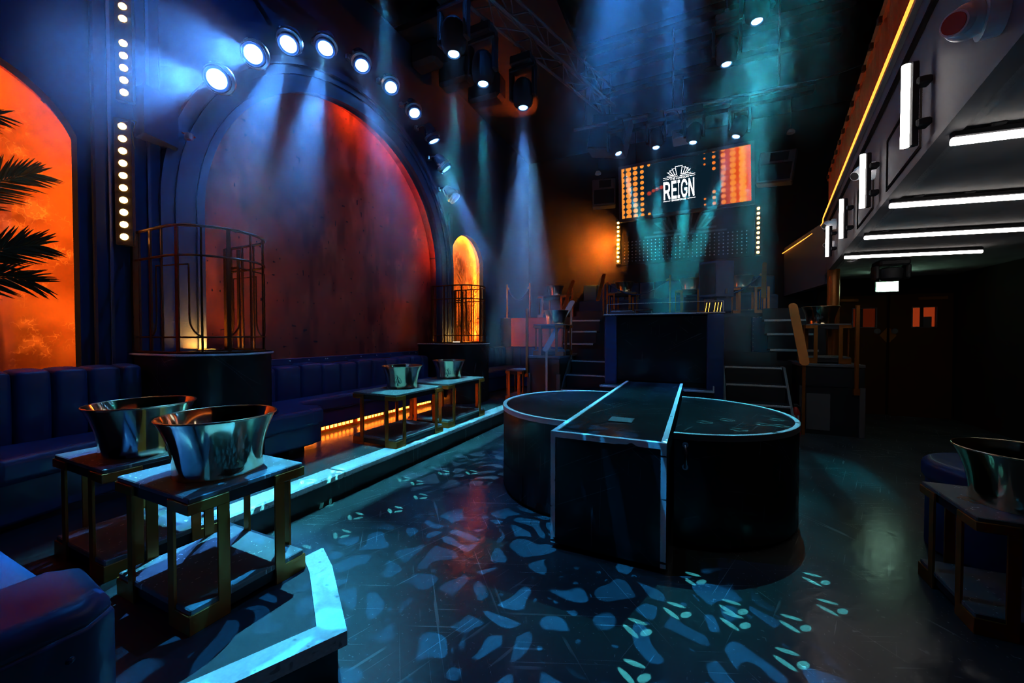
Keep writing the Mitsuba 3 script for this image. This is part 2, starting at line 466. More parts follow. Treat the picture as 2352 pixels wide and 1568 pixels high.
def add(name, mesh, m, parent=None, smooth=False, label=None, kind=None, emit=None, uv=None, category=None, group=None):
    key = numbered(name if parent is None else f'{parent}__{name}')
    more = {'emitter': emit} if emit else {}
    scene[key] = mikit.ply(mesh, m, smooth=smooth, uv=uv, **more)
    d = {k: v for k, v in (('label', label), ('kind', kind), ('category', category), ('group', group)) if v}
    if d:
        labels[key] = d
    return key


def thing(name, label, category, group=None):
    key = numbered(name)
    labels[key] = {'label': label, 'category': category, **({'group': group} if group else {})}
    return key


def struct(name, mesh, m, label=None, **k):
    return add(name, mesh, m, None, label=label, kind='structure', **k)


scene['haze'] = {'type': 'cube', 'to_world': T().translate([.2, 4.4, 2.9]).scale([5.6, 6.6, 3.6]), 'bsdf': {'type': 'null'}, 'interior': {'type': 'ref', 'id': 'haze_medium'}}
used.add('haze')
labels['haze'] = {'label': 'thin stage haze in which the blue and teal beams show', 'category': 'haze', 'kind': 'stuff'}

# ================================================================== the room
WX, BY, TOP = -4.2, 10.0, 6.0
LIFT = .22                                     # height of the raised floor along the left wall
struct('floor', box(-2.62, -1.5, -.1, 5.2, 10.2, 0), 'm_floor', 'dark glossy scuffed dance floor')
key = struct('floor_raised', ext(Polygon([(-4.4, 1.42), (-2.66, 1.42), (-2.66, 10.1), (-4.4, 10.1)]), -.1, LIFT), 'm_floor', 'low raised floor along the arched wall')
for y0, y1 in ((1.40, 2.30), (2.305, 3.42), (3.425, 4.55), (4.555, 5.7), (5.705, 7.2)):
    add('nosing', box(-2.79, y0, LIFT - .05, -2.60, y1, LIFT + .006, .012), 'm_concrete', key, label='pale gritty stone nosing')
P2 = Polygon([(-4.4, -1.2), (-1.0, -1.2), (-1.216, .80), (-1.192, 1.086), (-1.593, 1.317), (-1.757, 1.42), (-4.4, 1.42)])
P2 = Polygon([(-4.4, -1.4), (-1.95, -.55), (-1.19, 1.06), (-1.59, 1.33), (-1.76, 1.42), (-4.4, 1.42)])
key = struct('floor_corner', ext(P2.buffer(-.03, join_style=2), -.1, LIFT), 'm_deck', 'raised floor corner under the nearest tables')
rim = [(-1.95, -.55), (-1.19, 1.06), (-1.59, 1.33), (-1.78, 1.42)]
inner = P2.buffer(-.098, join_style=2)
band = P2.difference(inner)
for k, cut in enumerate((Polygon([(-2.6, -1.2), (-.6, -1.2), (-.6, 1.06), (-1.19, 1.06), (-1.4, 1.0), (-2.2, -.6)]), Polygon([(-1.4, 1.0), (-1.19, 1.06), (-.9, 1.1), (-1.4, 1.6), (-1.75, 1.6), (-1.80, 1.2)]))):
    g = band.intersection(cut)
    if g.area > 0:
        add('nosing', ext(g.buffer(0), LIFT - .05, LIFT + .006), 'm_concrete', key, label='pale gritty stone nosing')

# left wall: a skin with three arched openings, a recess behind each
def arch_poly(yc, half, z0, zs, zc, r, grow=0.0, n=40):
    """arched opening: jambs at yc +- half up to zs, then an arc of radius r centred at height zc"""
    a0 = math.asin(min(1, (zs - zc) / r)) if r > half else 0
    a0 = math.atan2(zs - zc, half) if r > half + 1e-6 else 0.0
    a = np.linspace(a0, math.pi - a0, n)
    pts = [(yc + half, z0), *[(yc + r * math.cos(t), zc + r * math.sin(t)) for t in a], (yc - half, z0)]
    p = Polygon(pts)
    return p.buffer(grow, join_style=2) if grow else p


HOLES = {'niche_near': arch_poly(.69, .60, .9, 2.82, 2.60, math.hypot(.60, .22)), 'arch': arch_poly(3.98, 1.90, .9, 2.48, 2.48, 1.90, n=64),
         'niche_far': arch_poly(6.84, .60, 1.19, 2.86, 2.70, math.hypot(.60, .16) + .02)}
skin = sbox(-1.5, -.1, BY, TOP).difference(unary_union(list(HOLES.values())))
wall = struct('wall_left', to_wall_x(ext(skin, -.10, 0), WX), 'm_navy', 'tall navy painted wall with arched niches')
for name, lab, mat in (('niche_near', 'mottled orange plaster in the near niche', 'm_plaster'), ('arch', 'weathered red brown plaster filling the great arch', 'm_arch'), ('niche_far', 'glowing yellow orange plaster in the far niche', 'm_plaster')):
    h = HOLES[name].buffer(.13, join_style=2)
    deep = {'niche_near': .30, 'arch': .22, 'niche_far': .14}[name]
    ring = h.buffer(.03, join_style=2).difference(h)
    add('niche_side', to_wall_x(ext(ring, -deep - .10, -.10), WX), 'm_arch', wall)
    add('niche_back', to_wall_x(ext(h.buffer(.03, join_style=2), -deep - .13, -deep - .10), WX), mat, wall, label=lab)


def outline(poly, z_from=1.0):
    c = np.array(poly.exterior.coords)[:-1]
    i = int(np.argmin(c[:, 0] + (c[:, 1] > z_from) * 100))
    c = np.roll(c, -i, 0)
    return c


def cove(poly, y0, y1, z0, z1, x, r=.012):
    """a run of light strip hidden behind the lip of an opening"""
    g = LineString(list(poly.buffer(.085, join_style=2).exterior.coords)).intersection(sbox(y0, z0, y1, z1))
    gs = [l for l in getattr(shapely.line_merge(g) if g.geom_type != 'LineString' else g, 'geoms', [g])]
    return cat([tube([(x, a, b) for a, b in l.segmentize(.12).coords], r, 6) for l in gs if l.length > .05])


AMB, DEEP = V(1.0, .36, .045), V(1.0, .15, .02)
t = thing('strip_light', 'amber light strip hidden around the near niche opening', 'light strip')
add('diffuser', cove(HOLES['niche_near'], -.2, 1.5, 1.2, 3.4, WX - .122), 'm_off', t, emit=glow(DEEP * .35 + AMB * .65, 46, .6))
t = thing('strip_light', 'red amber light strip hidden around the far side of the great arch', 'light strip')
add('diffuser', cove(HOLES['arch'], 3.9, 6.2, 2.52, 4.7, WX - .122), 'm_off', t, emit=glow(DEEP, 40, .35))
t = thing('strip_light', 'amber light strip hidden around the small palm niche opening', 'light strip')
add('diffuser', cove(HOLES['niche_far'], 6.0, 7.7, 1.3, 3.6, WX - .122), 'm_off', t, emit=glow(V(1, .40, .065), 170, .7))

# mouldings round the great arch and the pilasters beside it
def arch_trim(r0, r1, proud):
    ring = Point(3.98, 2.48).buffer(r1, 64).difference(Point(3.98, 2.48).buffer(r0, 64)).intersection(sbox(0, 2.48, 9, 9))
    legs = unary_union([sbox(3.98 + s * r0 if s > 0 else 3.98 - r1, .4, 3.98 + r1 if s > 0 else 3.98 - r0, 2.48) for s in (-1, 1)])
    return to_wall_x(ext(ring.union(legs).buffer(.0005), 0, proud), WX)


tr = struct('trim_1', arch_trim(1.90, 2.20, .03), 'm_navy_trim', 'blue painted moulding around the great arch')
add('bead', arch_trim(1.88, 1.94, .055), 'm_navy_trim', tr)
add('bead', arch_trim(2.06, 2.10, .05), 'm_navy_trim', tr)
add('bead', arch_trim(2.15, 2.22, .075), 'm_navy_trim', tr)
p = struct('trim_2', box(WX, 1.36, .2, WX + .05, 1.78, TOP, .01), 'm_navy', 'flat navy pilaster between near niche and great arch')
add('panel_edge', box(WX + .05, 1.44, .4, WX + .066, 1.46, 5.4), 'm_navy_trim', p)
add('panel_edge', box(WX + .05, 1.68, .4, WX + .066, 1.70, 5.4), 'm_navy_trim', p)
struct('trim_3', box(WX, 6.12, .2, WX + .05, 6.22, 3.6, .01), 'm_navy_trim', 'narrow pilaster beside the small palm niche')

# back wall, ceiling, upper deck, right hand parts
wb = struct('wall_back', box(-4.4, BY, 0, 5.2, BY + .1, TOP), 'm_plum', 'dark back wall behind the upper deck')
ce = struct('ceiling', box(-4.4, 4.8, TOP, -1.8, BY, TOP + .1), 'm_matt', 'black ceiling high above the stage')
for y in (6.5, 7.1, 7.8, 9.35):
    add('joist', box(-1.8, y - .08, TOP, 2.0, y + .08, TOP + .1), 'm_off', ce)
for k, (x, y, w, d, z) in enumerate(((-3.95, 5.2, .5, .30, 5.62), (-3.75, 5.75, .62, .30, 5.58), (-3.5, 6.35, .66, .34, 5.55))):
    add('duct', box(x - w / 2, y - d / 2, z, x + w / 2, y + d / 2, TOP, .06), 'm_matt', ce, label='dark ceiling box in front of a red lit patch')
DECK = 1.72
struct('floor_upper', cat([box(-4.2, 8.3, 0, 2.0, BY, DECK), box(-2.4, 8.28, DECK - .05, 1.1, 8.34, DECK + .01)]), 'm_deck', 'upper deck across the back of the club')
struct('wall_door', box(1.95, 8.6, 0, 5.2, 8.7, 2.35), 'm_dark', 'dark brown wall with double doors under the balcony')
wr = struct('wall_right', box(3.7, 1.5, 0, 3.8, 8.6, 2.35), 'm_dark', 'dark wall under the balcony')
add('panel_edge', box(3.68, 6.9, .2, 3.70, 6.93, 2.2), 'm_wood', wr)

# ------------------------------------------------------------------ balcony
th = math.radians(8.75)
BD, BN = V(math.sin(th), math.cos(th), 0), V(-math.cos(th), math.sin(th), 0)    # along the front, out of it
B0 = V(.98, 2.14, 0)
Bp = lambda s, out, z: B0 + BD * s + BN * out + V(0, 0, z)
S0, S1 = -1.6, 5.75
END = V(1.66, 9.95, 0)


def bal(s0, s1, o0, o1, z0, z1):
    q = [Bp(s0, o0, 0)[:2], Bp(s1, o0, 0)[:2], Bp(s1, o1, 0)[:2], Bp(s0, o1, 0)[:2]]
    return ext(Polygon(q).buffer(0), z0, z1)


SOFF = 2.30
bc = struct('balcony', bal(S0, S1, -.10, 0, SOFF, 3.16), 'm_fascia', 'grey balcony front above the white light tubes')
e0 = Bp(S1, 0, 0)
add('end_return', ext(Polygon([e0[:2], END[:2], (END + V(.1, 0, 0))[:2], (e0 + V(.1, -.02, 0))[:2]]), 2.15, 3.16), 'm_fascia', bc)
add('soffit', ext(Polygon([Bp(S0, -.02, 0)[:2], Bp(S1, -.02, 0)[:2], (2.1, 8.6), (5.0, 8.6), (5.0, Bp(S0, 0, 0)[1])]), SOFF, SOFF + .08), 'm_soffit', bc, label='scuffed grey underside of the balcony')
add('edge_batten', bal(S0, S1, -.06, .012, SOFF - .012, SOFF + .03), 'm_fascia', bc)
add('moulding', bal(S0, S1, 0, .02, 2.98, 3.01), 'm_dark', bc)
for s0, s1 in ((.75, 1.55), (2.0, 2.75)):
    add('recessed_panel', cat([bal(s0, s1, 0, .006, 2.70, 2.72), bal(s0, s1, 0, .006, 2.36, 2.38), bal(s0, s0 + .02, 0, .006, 2.36, 2.72), bal(s1 - .02, s1, 0, .006, 2.36, 2.72)]), 'm_dark', bc)
add('floor_edge', bal(S0, S1, -.10, .03, 3.16, 3.19), 'm_fascia', bc)
t = thing('strip_light', 'thin amber light strip along the top of the balcony front', 'light strip')
add('diffuser', cat([tube([Bp(s, .035, 3.20) for s in np.linspace(S0, S1, 20)], .010, 6), tube([Bp(S1, .035, 3.20), Bp(S1 + .12, .03, 3.16), Bp(S1 + .3, .06, 3.10), END + V(-.03, 0, 3.05)], .009, 6)]), 'm_off', t, emit=glow(V(1, .25, .03), 3.2, .3))
cu = thing('balcony_curtain', 'red brown pleated curtain above the amber strip of the balcony', 'curtain')
s = np.linspace(S0, S1, 700)
wave = -.05 + .018 * np.sin(s * 2 * math.pi / .075) + .01 * np.sin(s * 2 * math.pi / .31)
lo, hi = np.array([Bp(a, b, 3.20) for a, b in zip(s, wave)]), np.array([Bp(a, b * .8, 3.78) for a, b in zip(s, wave)])
n_ = len(s)
add('cloth', trimesh.Trimesh(np.vstack([lo, hi]), [[i, i + 1, n_ + i + 1] for i in range(n_ - 1)] + [[i, n_ + i + 1, n_ + i] for i in range(n_ - 1)], process=False), 'm_curtain', cu, smooth=True)
add('top_rail', bal(S0, S1, -.09, -.01, 3.78, 3.87), 'm_curtain', cu)
for s in np.arange(.2, S1, .33):
    add('rail_hook', box(*(Bp(s, -.01, 3.74)), *(Bp(s + .03, .02, 3.79))), 'm_rail', cu)

# ------------------------------------------------------------------ white light tubes under and on the balcony
WHITE = V(1.0, .93, .88)


def tube_light(a, b, up, label, weight, power=4.6):
    a, b, up = V(*a), V(*b), V(*up)
    t = thing('light_tube', label, 'light tube', 'white tube lights on the balcony')
    d = (b - a) / np.linalg.norm(b - a)
    add('diffuser', tube([a, a + d * .01, b - d * .01, b], .019, 10), 'm_off', t, emit=glow(WHITE, power, weight))
    side = np.cross(d, up)
    add('housing', cat([tube([a + up * .030, b + up * .030], .021, 6)]), 'm_matt', t)
    for f in (.12, .34) if abs(d[2]) < .5 else (.25, .75):
        c = a + (b - a) * f + up * .062
        add('bracket', box(*(c - V(.03, .03, .02)), *(c + V(.03, .03, .02)), .008), 'm_matt', t)


names = ('nearest', 'second', 'third', 'farthest')
for k, (s, z0, z1) in enumerate(((.57, 2.315, 2.735), (1.78, 2.325, 2.735), (2.97, 2.33, 2.73), (4.29, 2.36, 2.75))):
    tube_light(Bp(s, .10, z0), Bp(s, .10, z1), -BN, f'{names[k]} upright white tube light on the balcony front', .16, 9)
for k, (x, y, L) in enumerate(((1.07, 2.54, 1.25), (1.22, 3.62, 1.25), (1.41, 4.71, 1.25), (1.56, 5.81, 1.25))):
    tube_light((x, y, 2.245), (x + L * .985, y + L * (.17 if k else .10), 2.245), (0, 0, 1), f'{names[k]} level white tube light under the balcony', .14)

# cameras on the balcony
def dome_camera(c, d, label, r=.055, lens='m_etch'):
    c, d = V(*c), V(*d) / np.linalg.norm(d)
    t = thing('security_camera', label, 'security camera')
    a, b, _ = frame_of(BN)
    add('base', cyl(c, c + BN * .05, r * 1.25, 24), 'm_shell', t)
    ball = trimesh.creation.icosphere(3, r)
    add('ball', moved(ball, *(c + BN * (.05 + r * .55))), 'm_shell', t, smooth=True)
    q = c + BN * (.05 + r * .55) + d * r * .55
    add('barrel', cyl(q, q + d * r * .75, r * .72, 24, r * .66), 'm_shell', t, smooth=40)
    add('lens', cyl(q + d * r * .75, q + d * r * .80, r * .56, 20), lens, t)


dome_camera(Bp(1.98, 0, 2.66), (-.8, -.5, -.5), 'white eyeball camera behind the second upright tube light')
dome_camera(Bp(4.42, 0, 2.80), (-.8, -.6, -.4), 'white eyeball camera above the farthest upright tube light')
dome_camera(Bp(4.62, 0, 2.57), (-.75, -.75, -.1), 'grey bullet camera just below the farthest eyeball camera', .04)
dome_camera(Bp(-.16, 0, 2.475), (-.70, -.62, -.30), 'white camera with an orange reflection coloured into its lens, nearest the top corner of the balcony', .060, 'm_red')  # lens colour stands in for an orange reflection
t = thing('security_camera', 'small clear dome camera hanging below the farthest level tube light', 'security camera')
add('base', cyl((1.66, 5.9, 2.235), (1.66, 5.9, 2.30), .06, 24), 'm_shell', t)
add('dome', moved(trimesh.creation.icosphere(3, .05), 1.66, 5.9, 2.215), 'm_dome', t, smooth=True)

# ------------------------------------------------------------------ doors, exit sign under the balcony
for k, (x0, x1) in enumerate(((2.10, 2.86), (2.90, 3.66))):
    d = numbered(f'door_{k + 1}')
    scene_key = d
    w0, w1 = (2.42, 2.72) if k == 0 else (3.18, 3.46)
    leaf = sbox(x0, 0, x1, 2.0).difference(sbox(w0, 1.47, w1, 1.78))
    scene[d] = mikit.ply(to_wall_y(ext(leaf, 0, .05), 8.6), 'm_wood')
    labels[d] = {'label': ('left', 'right')[k] + ' leaf of the dark double doors', 'kind': 'structure'}
    add('vision_pane', box(w0, 8.565, 1.47, w1, 8.570, 1.78), 'm_glass', d)
    add('vision_frame', to_wall_y(ext(sbox(w0 - .015, 1.455, w1 + .015, 1.795).difference(sbox(w0, 1.47, w1, 1.78)), .05, .058), 8.6), 'm_grey', d)
    add('lit_room', cat([box(w0, 8.592, 1.47, w1, 8.598, 1.78)]), 'm_off' , d, emit=glow(V(1, .10, .02), .05 if k == 0 else .28, .1), label='glowing red sheet standing in for a lit room behind the pane')  # thin glowing sheet in place of the room beyond
    add('mullion', box(w0 + .10, 8.575, 1.47, w0 + .14, 8.59, 1.78), 'm_matt', d)
    if k == 1:
        add('notice', box(w0 + .13, 8.578, 1.47, w0 + .24, 8.585, 1.63), 'm_grey', d)
    add('closer', box(x1 - .42 if k else x0 + .06, 8.50, 1.90, x1 - .08 if k else x0 + .38, 8.55, 1.95, .008), 'm_brass', d, label='brass door closer')
    add('push_plate', cyl(((x1 - .12 if k == 0 else x0 + .06), 8.55, 1.40), ((x1 - .12 if k == 0 else x0 + .06), 8.54, 1.40), .045, 20), 'm_grey', d)
    tri = Polygon([(2.875, 1.36 + .13), (2.875, 1.36 - .19), (2.875 - .12, 1.33)]) if k == 0 else Polygon([(2.885, 1.36 + .13), (2.885, 1.36 - .19), (2.885 + .12, 1.33)])
    add('sticker', to_wall_y(ext(tri.buffer(-.012), .051, .054), 8.6), 'm_brass', d, label='dim yellow half diamond')
t = thing('exit_sign', 'bright white green rimmed exit sign hanging above the double doors', 'exit sign')
add('box', box(2.52, 7.96, 2.0, 2.80, 8.0, 2.165, .008), 'm_shell', t)
add('face', box(2.53, 7.952, 2.008, 2.79, 7.958, 2.157), 'm_off', t, emit=glow(V(.50, 1.0, .70), 16, .3), label='lit face')
for x in (2.58, 2.74):
    add('hanger', cyl((x, 7.98, 2.165), (x, 7.98, 2.30), .006), 'm_grey', t)
t = thing('smoke_detector', 'small detector on the soffit left of the exit sign', 'detector')
add('body', rev([(0, 0), (.06, 0), (.06, .025), (.045, .05), (0, .05)], 24).apply_transform(trimesh.transformations.translation_matrix((2.42, 7.6, 2.25))), 'm_grey', t, smooth=40)
struct('column', cat([cyl((1.82, 7.25, 0), (1.82, 7.25, 2.30), .075, 28)]), 'm_brass', 'round metal clad column beside the right landing', smooth=40)

# ================================================================== leather benches
def bench_part(parent, name, m, **k):
    return add(name, m, 'm_leather', parent, smooth=40, **k)


def dee(cx, cy, r, back, n=24):
    a = np.linspace(-math.pi / 2, math.pi / 2, n)
    return Polygon([(back, cy - r), *[(cx + r * math.cos(q), cy + r * math.sin(q)) for q in a], (back, cy + r)])


def seat_plan(poly, z0, z1, r=.035):
    """a padded seat of any plan, its upper and lower edges rounded"""
    layers = [(z0 + r * (1 - math.cos(a)), r * (1 - math.sin(a))) for a in np.linspace(0, math.pi / 2, 5)]
    layers += [(z1 - r + r * math.sin(a), r * (1 - math.cos(a))) for a in np.linspace(0, math.pi / 2, 6)]
    c0 = np.array(poly.exterior.coords)[:-1]
    if poly.exterior.is_ccw is False:
        c0 = c0[::-1]
    nx_ = np.roll(c0, -1, 0) - np.roll(c0, 1, 0)
    nrm = np.stack([nx_[:, 1], -nx_[:, 0]], 1)
    nrm /= np.linalg.norm(nrm, axis=1, keepdims=True)
    rings = [np.c_[c0 - nrm * o, np.full(len(c0), z)] for z, o in layers]
    n, m = len(c0), len(rings)
    f = []
    for i in range(m - 1):
        for k in range(n):
            l = (k + 1) % n
            f += [[i * n + k, i * n + l, (i + 1) * n + l], [i * n + k, (i + 1) * n + l, (i + 1) * n + k]]
    cap = trimesh.creation.triangulate_polygon(Polygon(rings[-1][:, :2]), engine='earcut')
    top = trimesh.Trimesh(np.c_[cap[0], np.full(len(cap[0]), z1)], cap[1], process=False)
    cap = trimesh.creation.triangulate_polygon(Polygon(rings[0][:, :2]), engine='earcut')
    bot = trimesh.Trimesh(np.c_[cap[0], np.full(len(cap[0]), z0)], cap[1][:, ::-1], process=False)
    mesh = cat([trimesh.Trimesh(np.vstack(rings), f, process=False), top, bot])
    mesh.merge_vertices(digits_vertex=5)
    return mesh


t = thing('booth_bench', 'navy leather wall bench below the near palm niche, behind the two nearest tables', 'bench', None)
ys = [-.66, -.49, -.32, -.14, .03, .20, .37, .545, .72, .89, 1.06, 1.235, 1.41, 1.535]
for a, b in zip(ys[:-1], ys[1:]):
    bench_part(t, 'back_panel', cushion(-4.17, a + .002, .60, -3.90, b - .002, 1.11, .032, .012))
bench_part(t, 'seat', seat_plan(Polygon([(-3.92, -.9), (-3.46, -.9), (-3.46, .75), (-3.54, 1.05), (-3.60, 1.38), (-3.92, 1.50)]).buffer(.02).segmentize(.06), .50, .655, .045))
bench_part(t, 'base', seat_plan(Polygon([(-3.95, -.9), (-3.52, -.9), (-3.52, .75), (-3.60, 1.05), (-3.66, 1.38), (-3.95, 1.50)]).segmentize(.08), .25, .52, .03))
add('plinth', box(-3.95, -.9, LIFT, -3.60, 1.45, .27), 'm_matt', t)

t = thing('booth_bench', 'long navy leather wall bench under the great arch with amber light below it', 'bench', None)
ys = [2.36, 2.64, 2.93, 3.20, 3.46, 3.72, 3.98, 4.24, 4.50, 4.77, 5.03, 5.21]
for a, b in zip(ys[:-1], ys[1:]):
    bench_part(t, 'back_panel', cushion(-4.17, a + .002, .58, -3.95, b - .002, 1.00 + .012 * math.sin(7 * a), .035, .014))
plan = Polygon([(-3.98, 2.05), (-3.24, 2.05), (-3.22, 2.50), (-3.26, 2.64), (-3.36, 2.70), (-3.52, 2.66), (-3.62, 2.68), (-3.70, 2.76), (-3.72, 2.95), (-3.70, 4.9), (-3.60, 5.35), (-3.98, 5.35)]).segmentize(.07).buffer(.03).buffer(-.03)
plan = plan.difference(unary_union([dee(-3.68, 1.95, .41, WX), dee(-3.70, 5.74, .525, WX)])).buffer(-.004).buffer(.004)
plan = max(getattr(plan, 'geoms', [plan]), key=lambda g: g.area)
bench_part(t, 'seat', seat_plan(plan.segmentize(.06), .48, .65, .045))
bench_part(t, 'base', seat_plan(plan.buffer(-.02).segmentize(.06), .315, .50, .02))
add('kick_board', box(-3.98, 2.36, LIFT, -3.86, 5.2, .33), 'm_wood', t)
add('foot_block', box(-3.86, 2.38, LIFT, -3.40, 2.54, .33), 'm_matt', t)
border = add('border_strip', box(-4.19, 2.36, 1.00, -4.165, 5.21, 1.075, .006), 'm_leather', t)
for y in (2.70, 2.94, 3.18, 3.41, 3.44, 3.72, 3.98, 4.27, 4.55, 4.79, 4.98, 5.14):
    add('stud', moved(trimesh.creation.icosphere(1, .009), -4.163, y, 1.045), 'm_steel', border)
t = thing('strip_light', 'amber strip light glowing under the long wall bench', 'strip light')
add('channel', box(-3.86, 2.53, .292, -3.835, 5.2, .318), 'm_matt', t)
k = 0
for y in np.arange(2.56, 5.15, .058):
    k += 1
    if k % 9:
        add('led', box(-3.836, y, .262, -3.826, y + .034, .300), 'm_off', t, emit=glow(V(1, .17, .010), 32, .012))

t = thing('booth_bench', 'blue lit far corner bench beyond the small palm niche', 'bench', None)
for k in range(9):
    y = 6.35 + k * .19
    bench_part(t, 'back_panel', cushion(-4.17, y + .002, .58, -3.95, y + .188, 1.06, .03, .012))
for k in range(7):
    x = -3.95 + k * .19
    bench_part(t, 'back_panel', cushion(x + .002, 8.02, .58, x + .188, 8.22, 1.06, .03, .012))
bench_part(t, 'seat', seat_plan(Polygon([(-3.98, 6.3), (-3.5, 6.3), (-3.46, 7.4), (-3.3, 7.55), (-2.65, 7.58), (-2.65, 8.04), (-3.98, 8.04)]).segmentize(.07), .50, .65, .04))
bench_part(t, 'base', seat_plan(Polygon([(-3.98, 6.3), (-3.56, 6.3), (-3.52, 7.45), (-3.35, 7.63), (-2.65, 7.64), (-2.65, 8.04), (-3.98, 8.04)]).segmentize(.07), .24, .51, .02))
struct('trim_4', box(-3.9, 8.23, 1.05, -2.66, 8.29, DECK, .01), 'm_curtain', 'panel with red light put into its colour, below the upper deck above the far corner bench')  # the red light on this panel is put into its colour

t = thing('sofa', 'navy leather sofa end nearest the camera in the bottom corner', 'sofa')
bench_part(t, 'back_rest', seat_plan(Polygon([(-1.60, -1.2), (-1.33, -1.2), (-1.30, .40), (-1.34, .455), (-1.54, .475), (-1.60, .42)]).segmentize(.05), .62, .715, .045))
bench_part(t, 'back_rest', seat_plan(Polygon([(-1.60, -1.2), (-1.325, -1.2), (-1.295, .40), (-1.335, .46), (-1.54, .48), (-1.60, .42)]).segmentize(.05), LIFT, .66, .012))
bench_part(t, 'seat', seat_plan(Polygon([(-2.35, -1.2), (-1.58, -1.2), (-1.58, .30), (-1.88, .50), (-2.35, .50)]).segmentize(.06), .42, .57, .05))
bench_part(t, 'base', seat_plan(Polygon([(-2.30, -1.2), (-1.58, -1.2), (-1.58, .26), (-1.88, .45), (-2.30, .45)]).segmentize(.06), LIFT, .44, .01))
for k in range(5):
    add('button', moved(trimesh.creation.icosphere(1, .010), -1.30, .37, .30 + k * .075), 'm_leather', t, smooth=True)
t = thing('footstool', 'round blue leather stool behind the table at the right edge', 'stool')
plan = Point(1.62, 3.35).buffer(.30, 24)
bench_part(t, 'cushion', seat_plan(plan, .42, .56, .05))
bench_part(t, 'base', seat_plan(plan.buffer(-.02), .0, .43, .02))

# ================================================================== side tables
def side_table(x0, y0, x1, y1, z0, h, label, small=False, group='brass bracket side tables'):
    t = thing('side_table', label, 'table', group)
    z1 = z0 + h
    add('top', box(x0 + .006, y0 + .006, z1 - .022, x1 - .006, y1 - .006, z1, .004), 'm_board', t, label='dark scuffed slab')
    add('apron', cat([box(x0 + .02, y0 + .02, z1 - .07, x1 - .02, y0 + .035, z1 - .022), box(x0 + .02, y1 - .035, z1 - .07, x1 - .02, y1 - .02, z1 - .022),
                      box(x0 + .02, y0 + .02, z1 - .07, x0 + .035, y1 - .02, z1 - .022), box(x1 - .035, y0 + .02, z1 - .07, x1 - .02, y1 - .02, z1 - .022)]), 'm_matt', t)
    add('shelf', box(x0 + .006, y0 + .006, z0 + .07, x1 - .006, y1 - .006, z0 + .095, .004), 'm_board', t)
    add('shelf_apron', box(x0 + .02, y0 + .02, z0 + .02, x1 - .02, y1 - .02, z0 + .07), 'm_matt', t)
    L = min(.145, (x1 - x0) * .27)
    w, th_, b = .042, .010, .062
    for sx in (0, 1):
        for sy in (0, 1):
            cx, cy = (x1 if sx else x0), (y1 if sy else y0)
            ex, ey = (-1 if sx else 1), (-1 if sy else 1)
            c = []
            for za, zb in ((z0, z0 + b + .012), (z1 - b, z1 - .020)):
                c += [box(cx, cy, za, cx + ex * L, cy + ey * th_, zb, .002), box(cx, cy, za, cx + ex * th_, cy + ey * L, zb, .002)]
            c += [box(cx + ex * (L - w), cy, z0 + b, cx + ex * L, cy + ey * th_, z1 - b), box(cx, cy + ey * (L - w), z0 + b, cx + ex * th_, cy + ey * L, z1 - b)]
            add('corner_frame', cat(c), 'm_brass', t)
    if not small:
        s = (x1 - x0) / .56
        lines = [LineString([(-.06, .0), (.06, .0)]), LineString([(-.075, -.012), (.075, -.012)])]
        for k in range(-2, 3):
            lines.append(LineString([(k * .016 - .005, .006), (k * .021 - .005, .07 - abs(k) * .014), (k * .021 + .012, .07 - abs(k) * .014), (k * .016 + .008, .006)]))
        m = ext(unary_union([l.buffer(.0014) for l in lines]), 0, .0012)
        m = turn(m, 90)
        add('inlay', moved(m, x0 + .12, (y0 + y1) / 2, z1 - .0004), 'm_brass', t, label='fine brass fan line inlay')
    return t, z1


t_a, za = side_table(-2.27, .79, -1.70, 1.27, LIFT, .515, 'brass side table nearest the camera on the raised corner')
t_b, zb = side_table(-2.97, .80, -2.42, 1.29, LIFT, .515, 'second brass side table, between the nearest one and the near wall bench')
t_c, zc = side_table(-3.22, 2.96, -2.64, 3.74, LIFT, .535, 'nearer of the two brass tables in front of the amber lit bench')
t_d, zd = side_table(-3.28, 3.88, -2.66, 4.76, LIFT, .535, 'farther of the two brass tables in front of the amber lit bench')
t_e, ze = side_table(1.14, 2.46, 1.72, 2.95, 0, .53, 'dark brass side table at the right edge of the dance floor')
side_table(1.28, 1.62, 1.85, 2.10, 0, .42, 'corner of a dark table in the bottom right corner', True)
side_table(-2.95, 6.0, -2.64, 6.45, LIFT, .52, 'brass side table in front of the blue lit far corner bench', True)
LAND = .95
t_l, zl = side_table(-2.57, 6.32, -2.02, 6.85, LAND + .03, .54, 'brass side table on the left stair landing', True)
t_r, zr = side_table(1.36, 6.60, 1.86, 7.1, LAND, .54, 'brass side table on the right stair landing', True)
for x0, x1, lab in ((-3.35, -2.65, 'farthest left brass table on the upper deck'), (-1.72, -1.15, 'brass table on the upper deck just left of the beams'),
                    (-.40, .15, 'brass table on the upper deck behind the speaker'), (.62, 1.10, 'brass table on the upper deck right of the speaker')):
    side_table(x0, 8.5, x1, 9.0, DECK, .52, lab, True)

# ================================================================== ice buckets
BR = lambda z: .165 + .058 * max(0.0, z / .25) ** 2.1 + .004 * math.exp(-z * 60)


